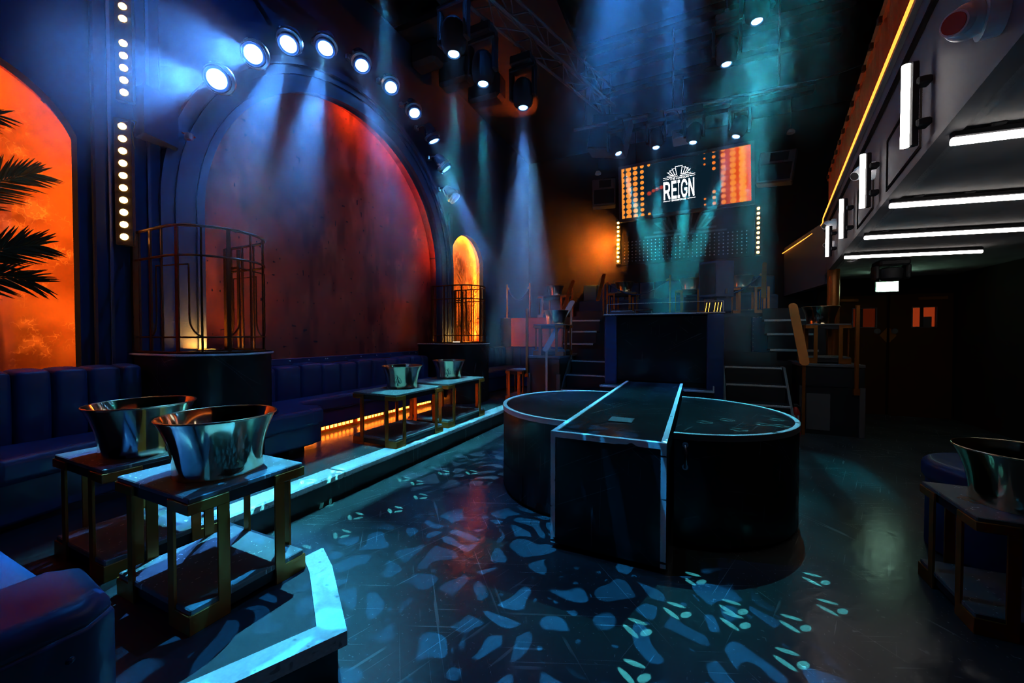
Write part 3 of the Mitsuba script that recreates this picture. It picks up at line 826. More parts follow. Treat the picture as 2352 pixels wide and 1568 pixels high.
def spade():
    a = np.linspace(0, 2 * math.pi, 60)
    up = Polygon([(0, .062), (.010, .046), (.030, .022), (.042, .002), (.044, -.016), (.036, -.030), (.020, -.032), (.006, -.022), (0, -.014),
                  (-.006, -.022), (-.020, -.032), (-.036, -.030), (-.044, -.016), (-.042, .002), (-.030, .022), (-.010, .046)]).buffer(.004).buffer(-.004)
    ring = up.difference(up.buffer(-.0035))
    stem = Polygon([(-.004, -.026), (.004, -.026), (.006, -.044), (.014, -.055), (-.014, -.055), (-.006, -.044)])
    scroll = [Point(s * .026, -.010).buffer(.010, 12).difference(Point(s * .026, -.010).buffer(.0075, 12)) for s in (-1, 1)]
    A = unary_union([LineString([(-.017, -.022), (0, .036)]).buffer(.0022), LineString([(.017, -.022), (0, .036)]).buffer(.0042), LineString([(-.010, -.004), (.011, -.004)]).buffer(.002),
                     LineString([(-.022, -.022), (-.011, -.022)]).buffer(.0018), LineString([(.011, -.022), (.024, -.022)]).buffer(.0018)])
    return unary_union([ring, stem, A, *scroll, sbox(-.055, -.064, .055, -.0625)])


SPADE = spade()
SPADE_MESH = ext(SPADE.buffer(0).segmentize(.006), 0, .0008)


def bucket(x, y, z, label, face=None, s=1.0):
    t = thing('ice_bucket', label, 'ice bucket', 'metal ice buckets')
    zs = np.linspace(0, .25, 14)
    outer = [(0, .003)] + [(BR(q) * s, q * s) for q in zs]
    inside = [((BR(q) - .004) * s, q * s) for q in zs[::-1][:-1]] + [((BR(0) - .006) * s, .010), (0, .010)]
    add('body', moved(rev(outer + inside, 56), x, y, z), 'm_bucket', t, smooth=50)
    rim = [(x + BR(.25) * s * math.cos(q), y + BR(.25) * s * math.sin(q), z + .25 * s) for q in np.arange(56) * 2 * math.pi / 56]
    add('rim', tube(rim, .0045 * s, 8, True), 'm_bucket', t, smooth=True)
    if face is not None:
        v = SPADE_MESH.vertices * s
        h = v[:, 1] + .098 * s
        R = np.array([BR(q / s) * s for q in h]) + .0006 + v[:, 2]
        a = math.radians(face) + v[:, 0] / R
        add('emblem', trimesh.Trimesh(np.stack([x + R * np.cos(a), y + R * np.sin(a), z + h], 1), SPADE_MESH.faces, process=False), 'm_etch', t, label='etched spade with a letter A')


bucket(-1.965, 1.04, za, 'shiny ice bucket on the brass table nearest the camera', s=1.0)
bucket(-2.66, 1.04, zb, 'shiny ice bucket on the second brass table from the camera', s=1.0)
bucket(-2.96, 3.42, zc, 'ice bucket with spade emblem on the nearer table by the amber lit bench', -66, .97)
bucket(-3.02, 4.42, zd, 'ice bucket with spade emblem on the farther table by the amber lit bench', -62, .97)
bucket(1.42, 2.72, ze, 'ice bucket on the dark table at the right edge', s=1.05)
bucket(-2.24, 6.58, zl, 'ice bucket on the table of the left stair landing', s=.97)
bucket(1.58, 6.85, zr, 'ice bucket with spade emblem on the table of the right stair landing', -112, .97)
for x, lab in ((-3.0, 'ice bucket on the farthest left table of the upper deck'), (-1.42, 'ice bucket on the upper deck just left of the beams'), (-.13, 'ice bucket half hidden behind the speaker'), (.78, 'ice bucket on the upper deck right of the speaker')):
    bucket(x, 8.75, DECK + .52, lab, s=.9)

# ================================================================== podiums with dancers' cages
def cage(cx, cy, r, z0, h, label, door=True):
    t = thing('dance_cage', label, 'cage')
    path = lambda rr: [(WX + .06, cy - rr), *[(cx + rr * math.cos(q), cy + rr * math.sin(q)) for q in np.linspace(-math.pi / 2, math.pi / 2, 25)], (WX + .06, cy + rr)]
    at = lambda pts, z: [(x, y, z) for x, y in pts]
    z1 = z0 + h
    for f, rr in ((1.0, .011), (.77, .009)):
        add('rail', tube(at(path(r), z0 + h * f), rr, 8), 'm_rail', t, smooth=40)
    add('rail', tube(at(path(r), z0 + h * .13), .007, 8), 'm_rail', t, smooth=40)
    add('floor_ring', tube(at(path(r), z0 + .008), .010, 8), 'm_rail', t, smooth=40)
    line = LineString(path(r))
    Lm = line.length
    wide = {1, 3, 5, 8, 10}
    for k in range(12):
        p = line.interpolate(Lm * (k + .5) / 12)
        q = line.interpolate(Lm * (k + .5) / 12 + .01)
        a = math.degrees(math.atan2(q.y - p.y, q.x - p.x))
        w = .0125 if k in wide else .006
        add('bar', turn(box(p.x - w, p.y - .006, z0, p.x + w, p.y + .006, z1), a, (p.x, p.y, 0)), 'm_rail', t)
    for f in (.25, .58, .86):                                  # bent rods with round lower corners
        p = [line.interpolate(Lm * (f + d)) for d in (-.085, .085)]
        zz = z0 + h * .70
        rod = []
        for i, e in enumerate(p):
            leg = [(e.x, e.y, zz - j * (h * .42) / 6) for j in range(7)]
            curve = []
            for j in range(1, 7):
                a = j / 6 * math.pi / 2
                q = line.interpolate(Lm * (f + (-.085 if i == 0 else .085)) + (-1 if i == 0 else 1) * .11 * (1 - math.cos(a)))
                curve.append((q.x, q.y, zz - h * .42 - h * .15 * math.sin(a)))
            side = leg + curve
            rod = side[::-1] + rod if i == 0 else rod + side
        add('bent_rod', tube(rod, .006, 6), 'm_rail', t, smooth=40)
    if door:
        for y in (cy - r, cy + r):
            add('wall_post', box(WX + .05, y - .02, z0, WX + .09, y + .02, z1), 'm_rail', t)
        g = cat([box(cx - .30, cy + r - .008, z0, cx - .27, cy + r + .008, z1 - .02), box(WX + .09, cy + r - .008, z1 - .20, cx - .27, cy + r + .008, z1 - .18)])
        add('gate_bar', g, 'm_rail', t)


def podium(cx, cy, r, label):
    t = thing('podium', label, 'podium')
    add('drum', ext(dee(cx, cy, r, WX + .01), LIFT, 1.175), 'm_black', t, smooth=40)
    add('top', ext(dee(cx, cy, r + .012, WX + .01), 1.175, 1.20), 'm_black', t, smooth=40)
    add('edge', tube([(x, y, 1.19) for x, y in list(dee(cx, cy, r + .014, WX + .01).exterior.coords)[:-1]], .008, 6), 'm_nosing', t)


podium(-3.68, 1.95, .385, 'black half round podium between the near niche and the great arch')
cage(-3.66, 1.93, .345, 1.20, .97, 'thin metal dancer cage on the podium beside the great arch')
podium(-3.70, 5.74, .50, 'black half round podium in front of the small palm niche')
cage(-3.68, 5.90, .35, 1.20, .97, 'thin metal dancer cage in front of the glowing palm niche')
t = thing('uplight', 'orange uplight set in the podium floor behind the nearer cage', 'light')
add('lens', cyl((-4.06, 2.06, 1.2), (-4.06, 2.06, 1.208), .065, 24), 'm_off', t, emit=glow(AMB, 260, .4))
add('ring', rev([(.065, 0), (.08, 0), (.08, .012), (.065, .012), (.065, 0)], 24).apply_translation((-4.06, 2.06, 1.2)), 'm_rail', t)
t = thing('uplight', 'orange uplight set in the podium floor below the palm niche', 'light')
add('lens', cyl((-3.98, 6.06, 1.2), (-3.98, 6.06, 1.208), .06, 24), 'm_off', t, emit=glow(AMB, 160, .25))

# ================================================================== palms
def leaflet(a, b, w, sag):
    a, b = np.asarray(a, float), np.asarray(b, float)
    d = b - a
    n = np.cross(d, [1, 0, 0])
    n /= np.linalg.norm(n) + 1e-9
    s = np.linspace(0, 1, 6)
    wid = w * np.array([.35, .9, 1, .85, .5, .05])
    c = a + d * s[:, None] + np.array([0, 0, -sag]) * (s ** 2)[:, None]
    x = V(1, 0, 0)
    v = np.vstack([c - n * wid[:, None], c + x * .35 * wid[:, None], c + n * wid[:, None], c - x * .002])
    f = []
    for i in range(5):
        for r0, r1 in ((0, 6), (6, 12), (12, 18), (18, 0)):
            f += [[r0 + i, r0 + i + 1, r1 + i + 1], [r0 + i, r1 + i + 1, r1 + i]]
    return trimesh.Trimesh(v, f, process=False)


def frond(name, label, pts, n, length, w, mat, group, split=True, seed=0, sag=.03):
    r = np.random.default_rng(seed)
    t = thing(name, label, 'palm leaf', group)
    p = np.asarray(pts, float)
    u = np.linspace(0, 1, 24)
    P = (1 - u)[:, None] ** 2 * p[0] + 2 * (u * (1 - u))[:, None] * p[1] + u[:, None] ** 2 * p[2]
    add('stem', tube(P, w * .55, 5), mat, t)
    all_ = []
    for i in range(n):
        f = .12 + .88 * (i // 2 + .5) / (n / 2)
        k = f * 23
        j = min(int(k), 22)
        b = P[j] + (P[j + 1] - P[j]) * (k - j)
        d = P[j + 1] - P[j]
        d /= np.linalg.norm(d)
        side = np.cross(d, [1, 0, 0]) * (1 if i % 2 else -1)
        ang = .95 - .55 * f + r.uniform(-.07, .07)
        L = length * (.55 + .6 * math.sin(math.pi * (.18 + .72 * f))) * r.uniform(.88, 1.08)
        e = b + (d * math.cos(ang) + side * math.sin(ang)) * L + V(r.uniform(-.02, .03), 0, 0)
        all_.append(leaflet(b, e, w, sag * r.uniform(.2, 1.2)))
    if split:
        for m in all_:
            add('leaflet', m, mat, t)
    else:
        k = add('leaflets', cat(all_), mat, t)
        labels[k] = {'kind': 'stuff'}


frond('palm_leaf', 'lit olive palm leaf in the middle of the near orange niche', [(-4.10, .62, 1.98), (-4.06, .82, 2.32), (-4.08, 1.05, 2.44)], 56, .19, .0075, 'm_leaf_lit', None, True, 1)
frond('palm_leaf', 'black palm leaf lowest in the near orange niche', [(-4.04, .58, 1.62), (-4.00, .82, 1.90), (-4.02, 1.04, 1.95)], 60, .20, .0085, 'm_leaf', None, True, 2)
frond('palm_leaf', 'dark palm leaf tip at the top left edge of the near orange niche', [(-4.08, .40, 2.30), (-4.06, .62, 2.62), (-4.08, .90, 2.76)], 44, .16, .0075, 'm_leaf', None, True, 3)
frond('palm_leaf', 'black palm leaf drooping under the lowest one in the near niche', [(-4.06, .50, 1.55), (-4.02, .80, 1.76), (-4.02, 1.02, 1.70)], 50, .18, .0075, 'm_leaf', None, True, 4)
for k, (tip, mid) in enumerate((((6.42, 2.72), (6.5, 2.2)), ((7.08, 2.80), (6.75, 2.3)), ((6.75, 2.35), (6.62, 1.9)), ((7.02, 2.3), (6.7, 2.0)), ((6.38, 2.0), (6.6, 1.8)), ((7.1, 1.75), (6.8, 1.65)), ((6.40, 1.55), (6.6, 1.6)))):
    frond('palm_leaf', ('tall left palm leaf reaching highest on the left in the far niche', 'tall right palm leaf reaching highest on the right in the far niche', 'upright middle palm leaf in the far niche', 'right palm leaf halfway up in the far niche', 'left palm leaf halfway up in the far niche', 'low palm leaf bending right in the far niche', 'low palm leaf bending left in the far niche')[k], [(-4.12, 6.72, 1.2), (-4.10, mid[0], mid[1]), (-4.12 + .03 * (k % 3), tip[0], tip[1])], 46, .26, .0042, 'm_leaf_lit', 'palm leaves in the far niche', False, 10 + k, .02)

# ================================================================== catwalk and the two half drums
t = thing('catwalk', 'black box catwalk with worn white taped edges', 'catwalk')
X0, X1, Y0, Y1, H = -.825, -.145, 2.325, 5.26, .74
add('body', cat([box(X0 + .004, Y0 + .004, .035, X1 - .004, Y1, H - .006), box(X0 + .04, Y0 + .05, 0, X1 - .04, Y1 - .05, .04)]), 'm_black', t)
W = .030
add('edge_tape', box(X0, Y0, H - .006, X0 + W, Y1, H + .001), 'm_white', t)
add('edge_tape', box(X1 - W, Y0, H - .006, X1, Y1, H + .001), 'm_white', t)
add('edge_tape', box(X0, Y0, H - .006, X1, Y0 + W, H + .0012), 'm_white', t)
add('edge_tape', box(X0, Y0, H - .034, X1, Y0 + .004, H), 'm_white', t)
add('edge_tape', box(X0, Y0, .035, X0 + W, Y0 + .004, H - .03), 'm_white', t)
add('edge_tape', box(X1 - W, Y0, .035, X1, Y0 + .004, H - .03), 'm_white', t)
add('hatch', box(-.56, 2.78, H - .004, -.40, 2.93, H + .0015), 'm_grey', t, label='small grey hatch plate')


def half_drum(cx, cy, r, s, h):
    a = np.linspace(-math.pi / 2, math.pi / 2, 48)
    return Polygon([(cx, cy - r), *[(cx + s * r * math.cos(q), cy + r * math.sin(q)) for q in a], (cx, cy + r)]).buffer(0)


for s, cx, cy, r, lab in ((-1, -.845, 3.49, .80, 'black half drum stage on the left side of the catwalk'), (1, -.125, 3.46, .80, 'black half drum stage with a chrome handle on the right side of the catwalk')):
    t = thing('drum_stage', lab, 'stage')
    d = half_drum(cx, cy, r, s, .73)
    add('shell', ext(d.buffer(-.004), .03, .722), 'm_black', t, smooth=40)
    add('foot', ext(d.buffer(-.03), 0, .03), 'm_matt', t)
    a = np.linspace(-math.pi / 2, math.pi / 2, 60)
    arc = lambda rr: [(cx + s * rr * math.cos(q), cy + rr * math.sin(q)) for q in a]
    add('rim_tape', ext(Polygon(arc(r) + arc(r - .030)[::-1]).buffer(0), .716, .7285), 'm_white', t)
    k = 42 if s < 0 else 60
    add('side_tape', ext(Polygon([(cx + s * (r + .0015) * math.cos(q), cy + (r + .0015) * math.sin(q)) for q in a] + arc(r - .006)[::-1]).buffer(0), .690, .7285), 'm_white' if s < 0 else 'm_grey', t)
    if s > 0:
        q = -math.pi / 2 + .085
        hx, hy = cx + r * math.cos(q), cy + r * math.sin(q)
        h = add('handle', tube([(hx, hy, .66), (hx, hy - .03, .655), (hx + .006, hy - .045, .62), (hx + .006, hy - .045, .56), (hx, hy - .03, .525), (hx, hy, .52)], .008, 10), 'm_steel', t, smooth=True, label='chrome pull handle')
        for z in (.66, .52):
            add('rosette', cyl((hx, hy + .006, z), (hx, hy - .006, z), .018, 20), 'm_steel', h)
    else:
        a = np.linspace(math.radians(-62), math.radians(-30), 14)
        add('access_panel', ext(Polygon([(cx + s * (r - .001) * math.cos(q), cy + (r - .001) * math.sin(q)) for q in a] + [(cx + s * (r - .012) * math.cos(q), cy + (r - .012) * math.sin(q)) for q in a[::-1]]), .05, .24), 'm_black', t)

# ================================================================== DJ booth
t = thing('dj_booth', 'dark DJ booth with glossy screen front and blue padded side posts', 'DJ booth')
add('body', box(-1.12, 5.62, 0, .28, 6.35, 1.58, .01), 'm_matt', t)
add('front_screen', box(-1.0, 5.56, .72, .12, 5.62, 1.585, .004), 'm_black', t, label='glossy black screen panel')
add('plinth', box(-1.18, 5.30, .02, .20, 5.60, .655, .008), 'm_matt', t)
for q in ((-1.18, 5.29, .64, -.84, 5.31, .662), (-.13, 5.29, .64, .20, 5.31, .662), (.185, 5.29, .662, .20, 5.31, .72)):
    add('plinth_edge', box(*q), 'm_nosing', t, label='pale edge strip')
add('side_post', cushion(-1.16, 5.50, .66, -1.0, 5.66, 1.61, .015), 'm_leather', t, smooth=40)
add('side_post', cushion(.12, 5.46, .0, .31, 5.66, 1.60, .015), 'm_leather', t, smooth=40)
add('counter', box(-1.17, 5.49, 1.60, .32, 6.4, 1.625, .006), 'm_matt', t)
add('counter_edge', box(-1.17, 5.485, 1.612, .32, 5.493, 1.626), 'm_nosing', t)
sh = add('splash_screen', box(-1.13, 5.53, 1.625, .30, 5.536, 1.765), 'm_glass', t, label='clear acrylic guard')
add('screen_edge', box(-1.13, 5.529, 1.762, .30, 5.537, 1.768), 'm_nosing', sh)
add('screen_edge', cat([box(-1.135, 5.529, 1.625, -1.128, 5.537, 1.765), box(.298, 5.529, 1.625, .305, 5.537, 1.765)]), 'm_nosing', sh)
for k in range(5):
    x = .10 + k * .034 + (.03 if k > 1 else 0)
    t2 = thing('neon_rod', ('first', 'second', 'third', 'fourth', 'fifth')[k] + ' from left of the thin orange rods behind the acrylic guard', 'light rod', 'orange rods on the DJ booth')
    add('rod', cyl((x, 5.58, 1.63), (x + .018, 5.58, 1.75), .0035, 8), 'm_off', t2, emit=glow(V(1, .42, .06), 3, .05))
t2 = thing('mixing_deck', 'pale edged mixing deck at the left of the DJ booth counter', 'mixer')
add('case', box(-1.10, 5.58, 1.627, -.80, 5.85, 1.67, .006), 'm_grey', t2)
add('fader_panel', box(-1.09, 5.59, 1.67, -.81, 5.84, 1.676), 'm_shell', t2)
for k in range(5):
    add('knob', cyl((-1.06 + k * .055, 5.64, 1.676), (-1.06 + k * .055, 5.64, 1.705), .008, 10), 'm_etch', t2)
t2 = thing('laptop_stand', 'thin metal laptop stand on the DJ booth counter', 'stand')
add('tray', box(-.78, 5.62, 1.68, -.55, 5.8, 1.688), 'm_steel', t2)
for x in (-.77, -.56):
    add('leg', box(x, 5.62, 1.626, x + .01, 5.64, 1.68), 'm_steel', t2)

t = thing('loudspeaker', 'black loudspeaker on a pole behind the right end of the DJ booth', 'loudspeaker')
sp = Polygon([(.03, 6.30), (.245, 6.20), (.47, 6.32), (.42, 6.62), (.10, 6.62)])
add('cabinet', ext(sp, 1.88, 2.38), 'm_leather', t)
add('grille', ext(Polygon([(.04, 6.292), (.235, 6.201), (.235, 6.195), (.04, 6.286)]), 1.91, 2.35), 'm_matt', t)
add('pole', cyl((.25, 6.42, 1.58), (.25, 6.42, 1.9), .018, 14), 'm_matt', t)
add('plug', box(.36, 6.24, 1.92, .39, 6.27, 1.99), 'm_grey', t)

# ================================================================== stairs, landings, rails
def stair(name, label, x0, x1, steps, strings, thick=.03):
    t = thing(name, label, 'stairs')
    for (y, z, d) in steps:
        k = add('tread', box(x0, y, z - thick, x1, y + d, z, .004), 'm_deck', t)
        add('nosing', box(x0, y - .012, z - thick, x1, y + .012, z + .003, .003), 'm_nosing', k, label='worn pale nosing')
        add('riser', box(x0 + .01, y + d - .02, z - thick, x1 - .01, y + d, z + .20), 'm_matt', t)
    for x in strings:
        q = [(steps[0][0] - .06, steps[0][1] - .25), (steps[-1][0] - .03, steps[-1][1] + .01), (steps[-1][0] + .17, steps[-1][1] + .01), (steps[0][0] + .14, steps[0][1] - .25)]
        m = ext(Polygon(q), -.015, .015)
        v = m.vertices
        add('stringer', trimesh.Trimesh(np.stack([x + v[:, 2], v[:, 0], v[:, 1]], 1), m.faces, process=False), 'm_grey', t)


LOW = [(5.90, .22, .30), (6.20, .44, .30), (6.50, .66, .30), (6.80, .88, .35)]
stair('stair', 'lower left stair flight with pale nosings beside the DJ booth', -2.02, -1.36, [(y + .0, z, d) for y, z, d in LOW], (-2.05,))
stair('stair', 'lower right stair flight with pale nosings beside the DJ booth', .38, 1.08, [(y - .28, z, d) for y, z, d in LOW], (.36, 1.10))
UP = [(7.40, 1.17, .30), (7.70, 1.41, .30), (8.0, 1.64, .30)]
stair('stair', 'upper left stair flight rising to the upper deck', -2.36, -1.78, UP, ())
stair('stair', 'upper right stair flight rising to the upper deck', 1.02, 1.62, [(y - .3, z - .05, d) for y, z, d in UP], ())
def landing(label, x0, x1, y0, y1, z, post=None):
    t = thing('stair_landing', label, 'landing')
    add('top', box(x0, y0, z - .04, x1, y1, z, .006), 'm_grey', t)
    add('front_panel', box(x0 + .03, y0 + .02, 0, x1 - .03, y0 + .05, z - .30), 'm_deck', t)
    add('upper_panel', box(x0 + .01, y0 + .005, z - .30, x1 - .01, y0 + .05, z - .05), 'm_deck', t)
    add('body', box(x0 + .03, y0 + .05, 0, x1 - .03, y1, z - .04), 'm_matt', t)
    for x in (x0, x1 - .06):
        add('post', box(x, y0 - .004, 0, x + .06, y0 + .05, z - .30, .004), 'm_grey', t)
    return t


tl = landing('black landing box of the left stair, with a brass table on it', -2.64, -2.05, 6.22, 7.40, LAND + .03)
tr_ = landing('black landing box of the right stair, with a brass table on it', 1.28, 1.98, 6.5, 7.3, LAND)
add('vent_grille', box(1.36, 6.512, .06, 1.62, 6.519, .55), 'm_grey', tr_, label='perforated grille')
t = thing('landing', 'black middle landing behind the lower left stair', 'landing')
add('top', box(-2.05, 7.17, LAND - .06, -1.2, 7.42, LAND), 'm_deck', t)
add('body', box(-2.04, 7.18, 0, -1.2, 7.42, LAND - .06), 'm_matt', t)
t = thing('landing', 'black middle landing behind the lower right stair', 'landing')
add('top', box(.38, 6.89, LAND - .06, 1.26, 7.12, LAND), 'm_deck', t)
add('body', box(.38, 6.90, 0, 1.26, 7.12, LAND - .06), 'm_matt', t)


def flat_rail(a, b, label, posts, w=.045, mat='m_brass'):
    """a flat bar handrail with rounded ends and its posts"""
    a, b = V(*a), V(*b)
    t = thing('handrail', label, 'handrail')
    L = np.linalg.norm(b - a)
    m = ext(LineString([(0, 0), (L, 0)]).buffer(w, 8), -.006, .006)
    d = (b - a) / L
    e = V(1, 0, 0) if abs(d[0]) < .5 else V(0, 1, 0)
    n = np.cross(e, d)
    n /= np.linalg.norm(n)
    e = np.cross(d, n)
    M = np.eye(4)
    M[:3, 0], M[:3, 1], M[:3, 2], M[:3, 3] = d, e, n, a
    m = m.copy()
    m.apply_transform(M)
    add('bar', m, mat, t)
    for p, q in posts:
        p, q = V(*p), V(*q)
        add('post', box(*(np.minimum(p, q) - V(.018, .006, 0)), *(np.maximum(p, q) + V(.018, .006, 0))), mat, t)
    return t


flat_rail((-2.26, 6.12, 1.10), (-2.06, 6.95, 1.93), 'flat slanted handrail of the lower left stair', [((-2.26, 6.16, 0), (-2.26, 6.16, 1.08)), ((-2.06, 6.9, .9), (-2.06, 6.9, 1.88))], .05, 'm_nosing')
flat_rail((1.30, 6.36, .98), (1.24, 6.75, 1.74), 'flat slanted handrail of the lower right stair', [((1.31, 6.42, 0), (1.31, 6.42, .98))], .055)
flat_rail((-2.42, 7.45, 1.72), (-2.44, 8.3, 2.50), 'flat slanted handrail of the upper left stair', [((-2.42, 7.5, 1.2), (-2.42, 7.5, 1.72)), ((-2.44, 8.26, 1.72), (-2.44, 8.26, 2.46))], .04)
flat_rail((-1.76, 7.7, 2.02), (-1.78, 8.35, 2.60), 'flat slanted handrail at the inner side of the upper left stair', [((-1.78, 8.3, 1.72), (-1.78, 8.3, 2.56)), ((-1.70, 8.3, 1.72), (-1.70, 8.3, 2.46))], .035)
flat_rail((.98, 7.5, 1.95), (1.10, 8.35, 2.62), 'flat slanted handrail at the inner side of the upper right stair', [((1.10, 8.3, 1.72), (1.10, 8.3, 2.58)), ((1.16, 8.3, 1.72), (1.16, 8.3, 2.2))], .035)
t = thing('guard_post', 'slim brass post at the left corner of the left landing', 'post')
add('bar', box(-2.66, 6.20, LAND - .3, -2.62, 6.24, 1.79, .004), 'm_brass', t)
add('foot', box(-2.67, 6.19, LAND - .34, -2.61, 6.25, LAND - .28), 'm_brass', t)
t = thing('guard_post', 'tall slim brass post at the right corner of the right landing', 'post')
add('bar', box(1.86, 6.46, .62, 1.90, 6.50, 1.72, .004), 'm_brass', t)
add('foot', box(1.85, 6.45, .56, 1.91, 6.51, .64), 'm_brass', t)


def rope(a, b, sag, label, post=True):
    t = thing('barrier_rope', label, 'rope barrier')
    a, b = V(*a), V(*b)
    s = np.linspace(0, 1, 20)
    p = a + (b - a) * s[:, None] - np.c_[0 * s, 0 * s, sag * 4 * s * (1 - s)]
    add('cord', tube(p, .016, 8), 'm_leather', t, smooth=True)
    for e, q in ((a, p[1]), (b, p[-2])):
        add('hook', cyl(e, e + (q - e) * .8, .02, 10, .024), 'm_brass', t)
    return t


def rope_post(x, y, label, z0=DECK, h=.80, mat='m_brass'):
    t = thing('rope_post', label, 'post')
    add('bar', box(x - .018, y - .018, z0, x + .018, y + .018, z0 + h, .004), mat, t)
    add('plate', box(x - .06, y - .05, z0, x + .06, y + .05, z0 + .012), mat, t)


rope_post(-3.47, 8.34, 'red lit slim post at the right end of the blue lit rope')
rope_post(-4.05, 8.34, 'red lit slim post at the left end of the blue lit rope')
rope((-4.03, 8.34, 2.44), (-3.49, 8.34, 2.44), .30, 'drooping rope between the two red lit posts at the left end of the upper deck')
rope((-1.68, 8.32, 2.42), (-.50, 8.36, 2.45), .28, 'long drooping rope across the upper deck behind the beams')
rope_post(-.48, 8.36, 'slim post on the upper deck at the right end of the long rope')
rope((.45, 8.36, 2.10), (1.06, 8.36, 2.44), .10, 'rope rising to the right behind the speaker on the upper deck')

t = thing('padded_partition', 'dark leather partition with rows of studs below the right end of the upper deck', 'partition')
add('pad', cushion(.90, 8.16, 1.0, 1.16, 8.28, 1.66, .012), 'm_leather', t, smooth=40)
for k in range(9):
    add('stud', moved(trimesh.creation.icosphere(1, .009), .915, 8.155, 1.05 + k * .075), 'm_steel', t)
for k in range(5):
    add('stud', moved(trimesh.creation.icosphere(1, .009), .93 + k * .05, 8.155, 1.645), 'm_steel', t)
t = thing('padded_partition', 'blue leather partition with studs at the top left of the DJ booth', 'partition')
add('pad', cushion(-1.40, 6.6, .95, -1.18, 6.72, 1.56, .012), 'm_leather', t, smooth=40)
for k in range(3):
    add('stud', moved(trimesh.creation.icosphere(1, .008), -1.38 + k * .085, 6.595, 1.545), 'm_steel', t)
t = thing('deck_bench', 'dark leather bench along the back of the upper deck', 'bench')
for k in range(12):
    x = -2.6 + k * .34
    add('back_panel', cushion(x, 9.76, DECK + .38, x + .336, 9.98, DECK + .86, .03, .012, 7), 'm_leather', t, smooth=40)
add('seat', cushion(-2.6, 9.35, DECK + .1, 1.48, 9.78, DECK + .44, .04), 'm_leather', t, smooth=40)
t = thing('fire_extinguisher', 'small red fire extinguisher at the foot of the right stair', 'fire extinguisher')
add('bottle', rev([(0, 0), (.052, 0), (.057, .01), (.057, .31), (.03, .37), (.018, .39), (0, .39)], 20).apply_translation((1.19, 6.25, .0)), 'm_red', t, smooth=40)
add('valve', box(1.165, 6.235, .39, 1.215, 6.265, .43, .004), 'm_etch', t)
add('hose', tube([(1.20, 6.24, .42), (1.235, 6.22, .40), (1.245, 6.21, .30), (1.24, 6.21, .2)], .008, 6), 'm_etch', t)
add('tag', box(1.16, 6.195, .24, 1.22, 6.20, .29), 'm_shell', t)

# ================================================================== video screen with the club's logo
SY, SX0, SX1, SZ0, SZ1 = 9.3, -1.585, .975, 4.02, 5.16
TILT = -1.2


def tip(m):
    return turn(m, TILT, ((SX0 + SX1) / 2, SY, (SZ0 + SZ1) / 2), (0, 1, 0))


def picture(p, n, uv):
    u, v = uv.x, uv.y
    c = mi.Color3f(.003, .012, .022)
    o1, o2, red = mi.Color3f(1.0, .30, .035), mi.Color3f(.80, .075, .012), mi.Color3f(.62, .05, .02)
    k = mikit.smoothstep(.70, .95, u)
    c = dr.select(u > .775, mikit.mix(c, o2, k * mikit.smoothstep(.775, .80, u)), c)
    for i in range(5):
        uc, r = .943 - .068 * i, .031 - .0052 * i
        row = v * 9.4
        dv = (row - dr.floor(row) - .5) / 9.4
        keep = (v > .0) if i < 3 else ((dr.abs(v - .5) > .5 - .115 * (6 - i)) | (v < .2))
        e = dr.sqrt(dr.square((u - uc) / 1.0) + dr.square(dv * .445))
        c = dr.select(keep, mikit.mix(c, mikit.mix(o2, o1, mi.Float(1 - .14 * i)), mikit.smoothstep(r, r * .72, e)), c)
    for i in range(5):
        uc, r = .004 + .0575 * i, .0265 - (.0035 * max(0, i - 1)) * 1.2
        row = v * 9.4 + .25
        dv = (row - dr.floor(row) - .5) / 9.4
        keep = (v > -1.0) if i < 4 else (dr.abs(v - .5) > .42)
        e = dr.sqrt(dr.square(u - uc) + dr.square(dv * .445))
        c = dr.select(keep & (u > .002), mikit.mix(c, o1, mikit.smoothstep(r, r * .8, e)), c)
    blob = mi.Float(0)
    for a, b, r in ((.235, .43, .022), (.27, .47, .018), (.30, .49, .018), (.335, .51, .02)):
        blob = dr.maximum(blob, mikit.smoothstep(r, r * .5, dr.sqrt(dr.square(u - a) + dr.square((v - b) * .445))))
    return mikit.mix(c, red, blob * .7) * UNIT


t = thing('video_screen', 'big video screen with orange dots and a white logo above the DJ booth', 'screen')
add('frame', tip(to_wall_y(ext(sbox(SX0 - .06, SZ0 - .07, SX1 + .06, SZ1 + .06).difference(sbox(SX0, SZ0, SX1, SZ1)), -.05, .03), SY)), 'm_grey', t)
add('back', tip(box(SX0 - .05, SY + .01, SZ0 - .05, SX1 + .05, SY + .09, SZ1 + .05)), 'm_matt', t)
q = trimesh.Trimesh([(SX0, SY, SZ0), (SX1, SY, SZ0), (SX1, SY, SZ1), (SX0, SY, SZ1)], [[0, 1, 2], [0, 2, 3]], process=False)
add('picture', tip(q), 'm_off', t, uv=[(0, 0), (1, 0), (1, 1), (0, 1)], emit={'type': 'area', 'radiance': mikit.proc(picture), 'sampling_weight': .3})


def lettering(text, x0, x1, z0, z1, bold=True):
    m = meshkit.text_mesh(text, 1.0, .01, bold)
    b = m.bounds
    v = m.vertices.copy()
    v[:, 0] = x0 + (v[:, 0] - b[0, 0]) / (b[1, 0] - b[0, 0]) * (x1 - x0)
    v[:, 1] = z0 + (v[:, 1] - b[0, 1]) / (b[1, 1] - b[0, 1]) * (z1 - z0)
    v[:, 2] = v[:, 2] / .01 * .003
    return trimesh.Trimesh(v, m.faces, process=False)


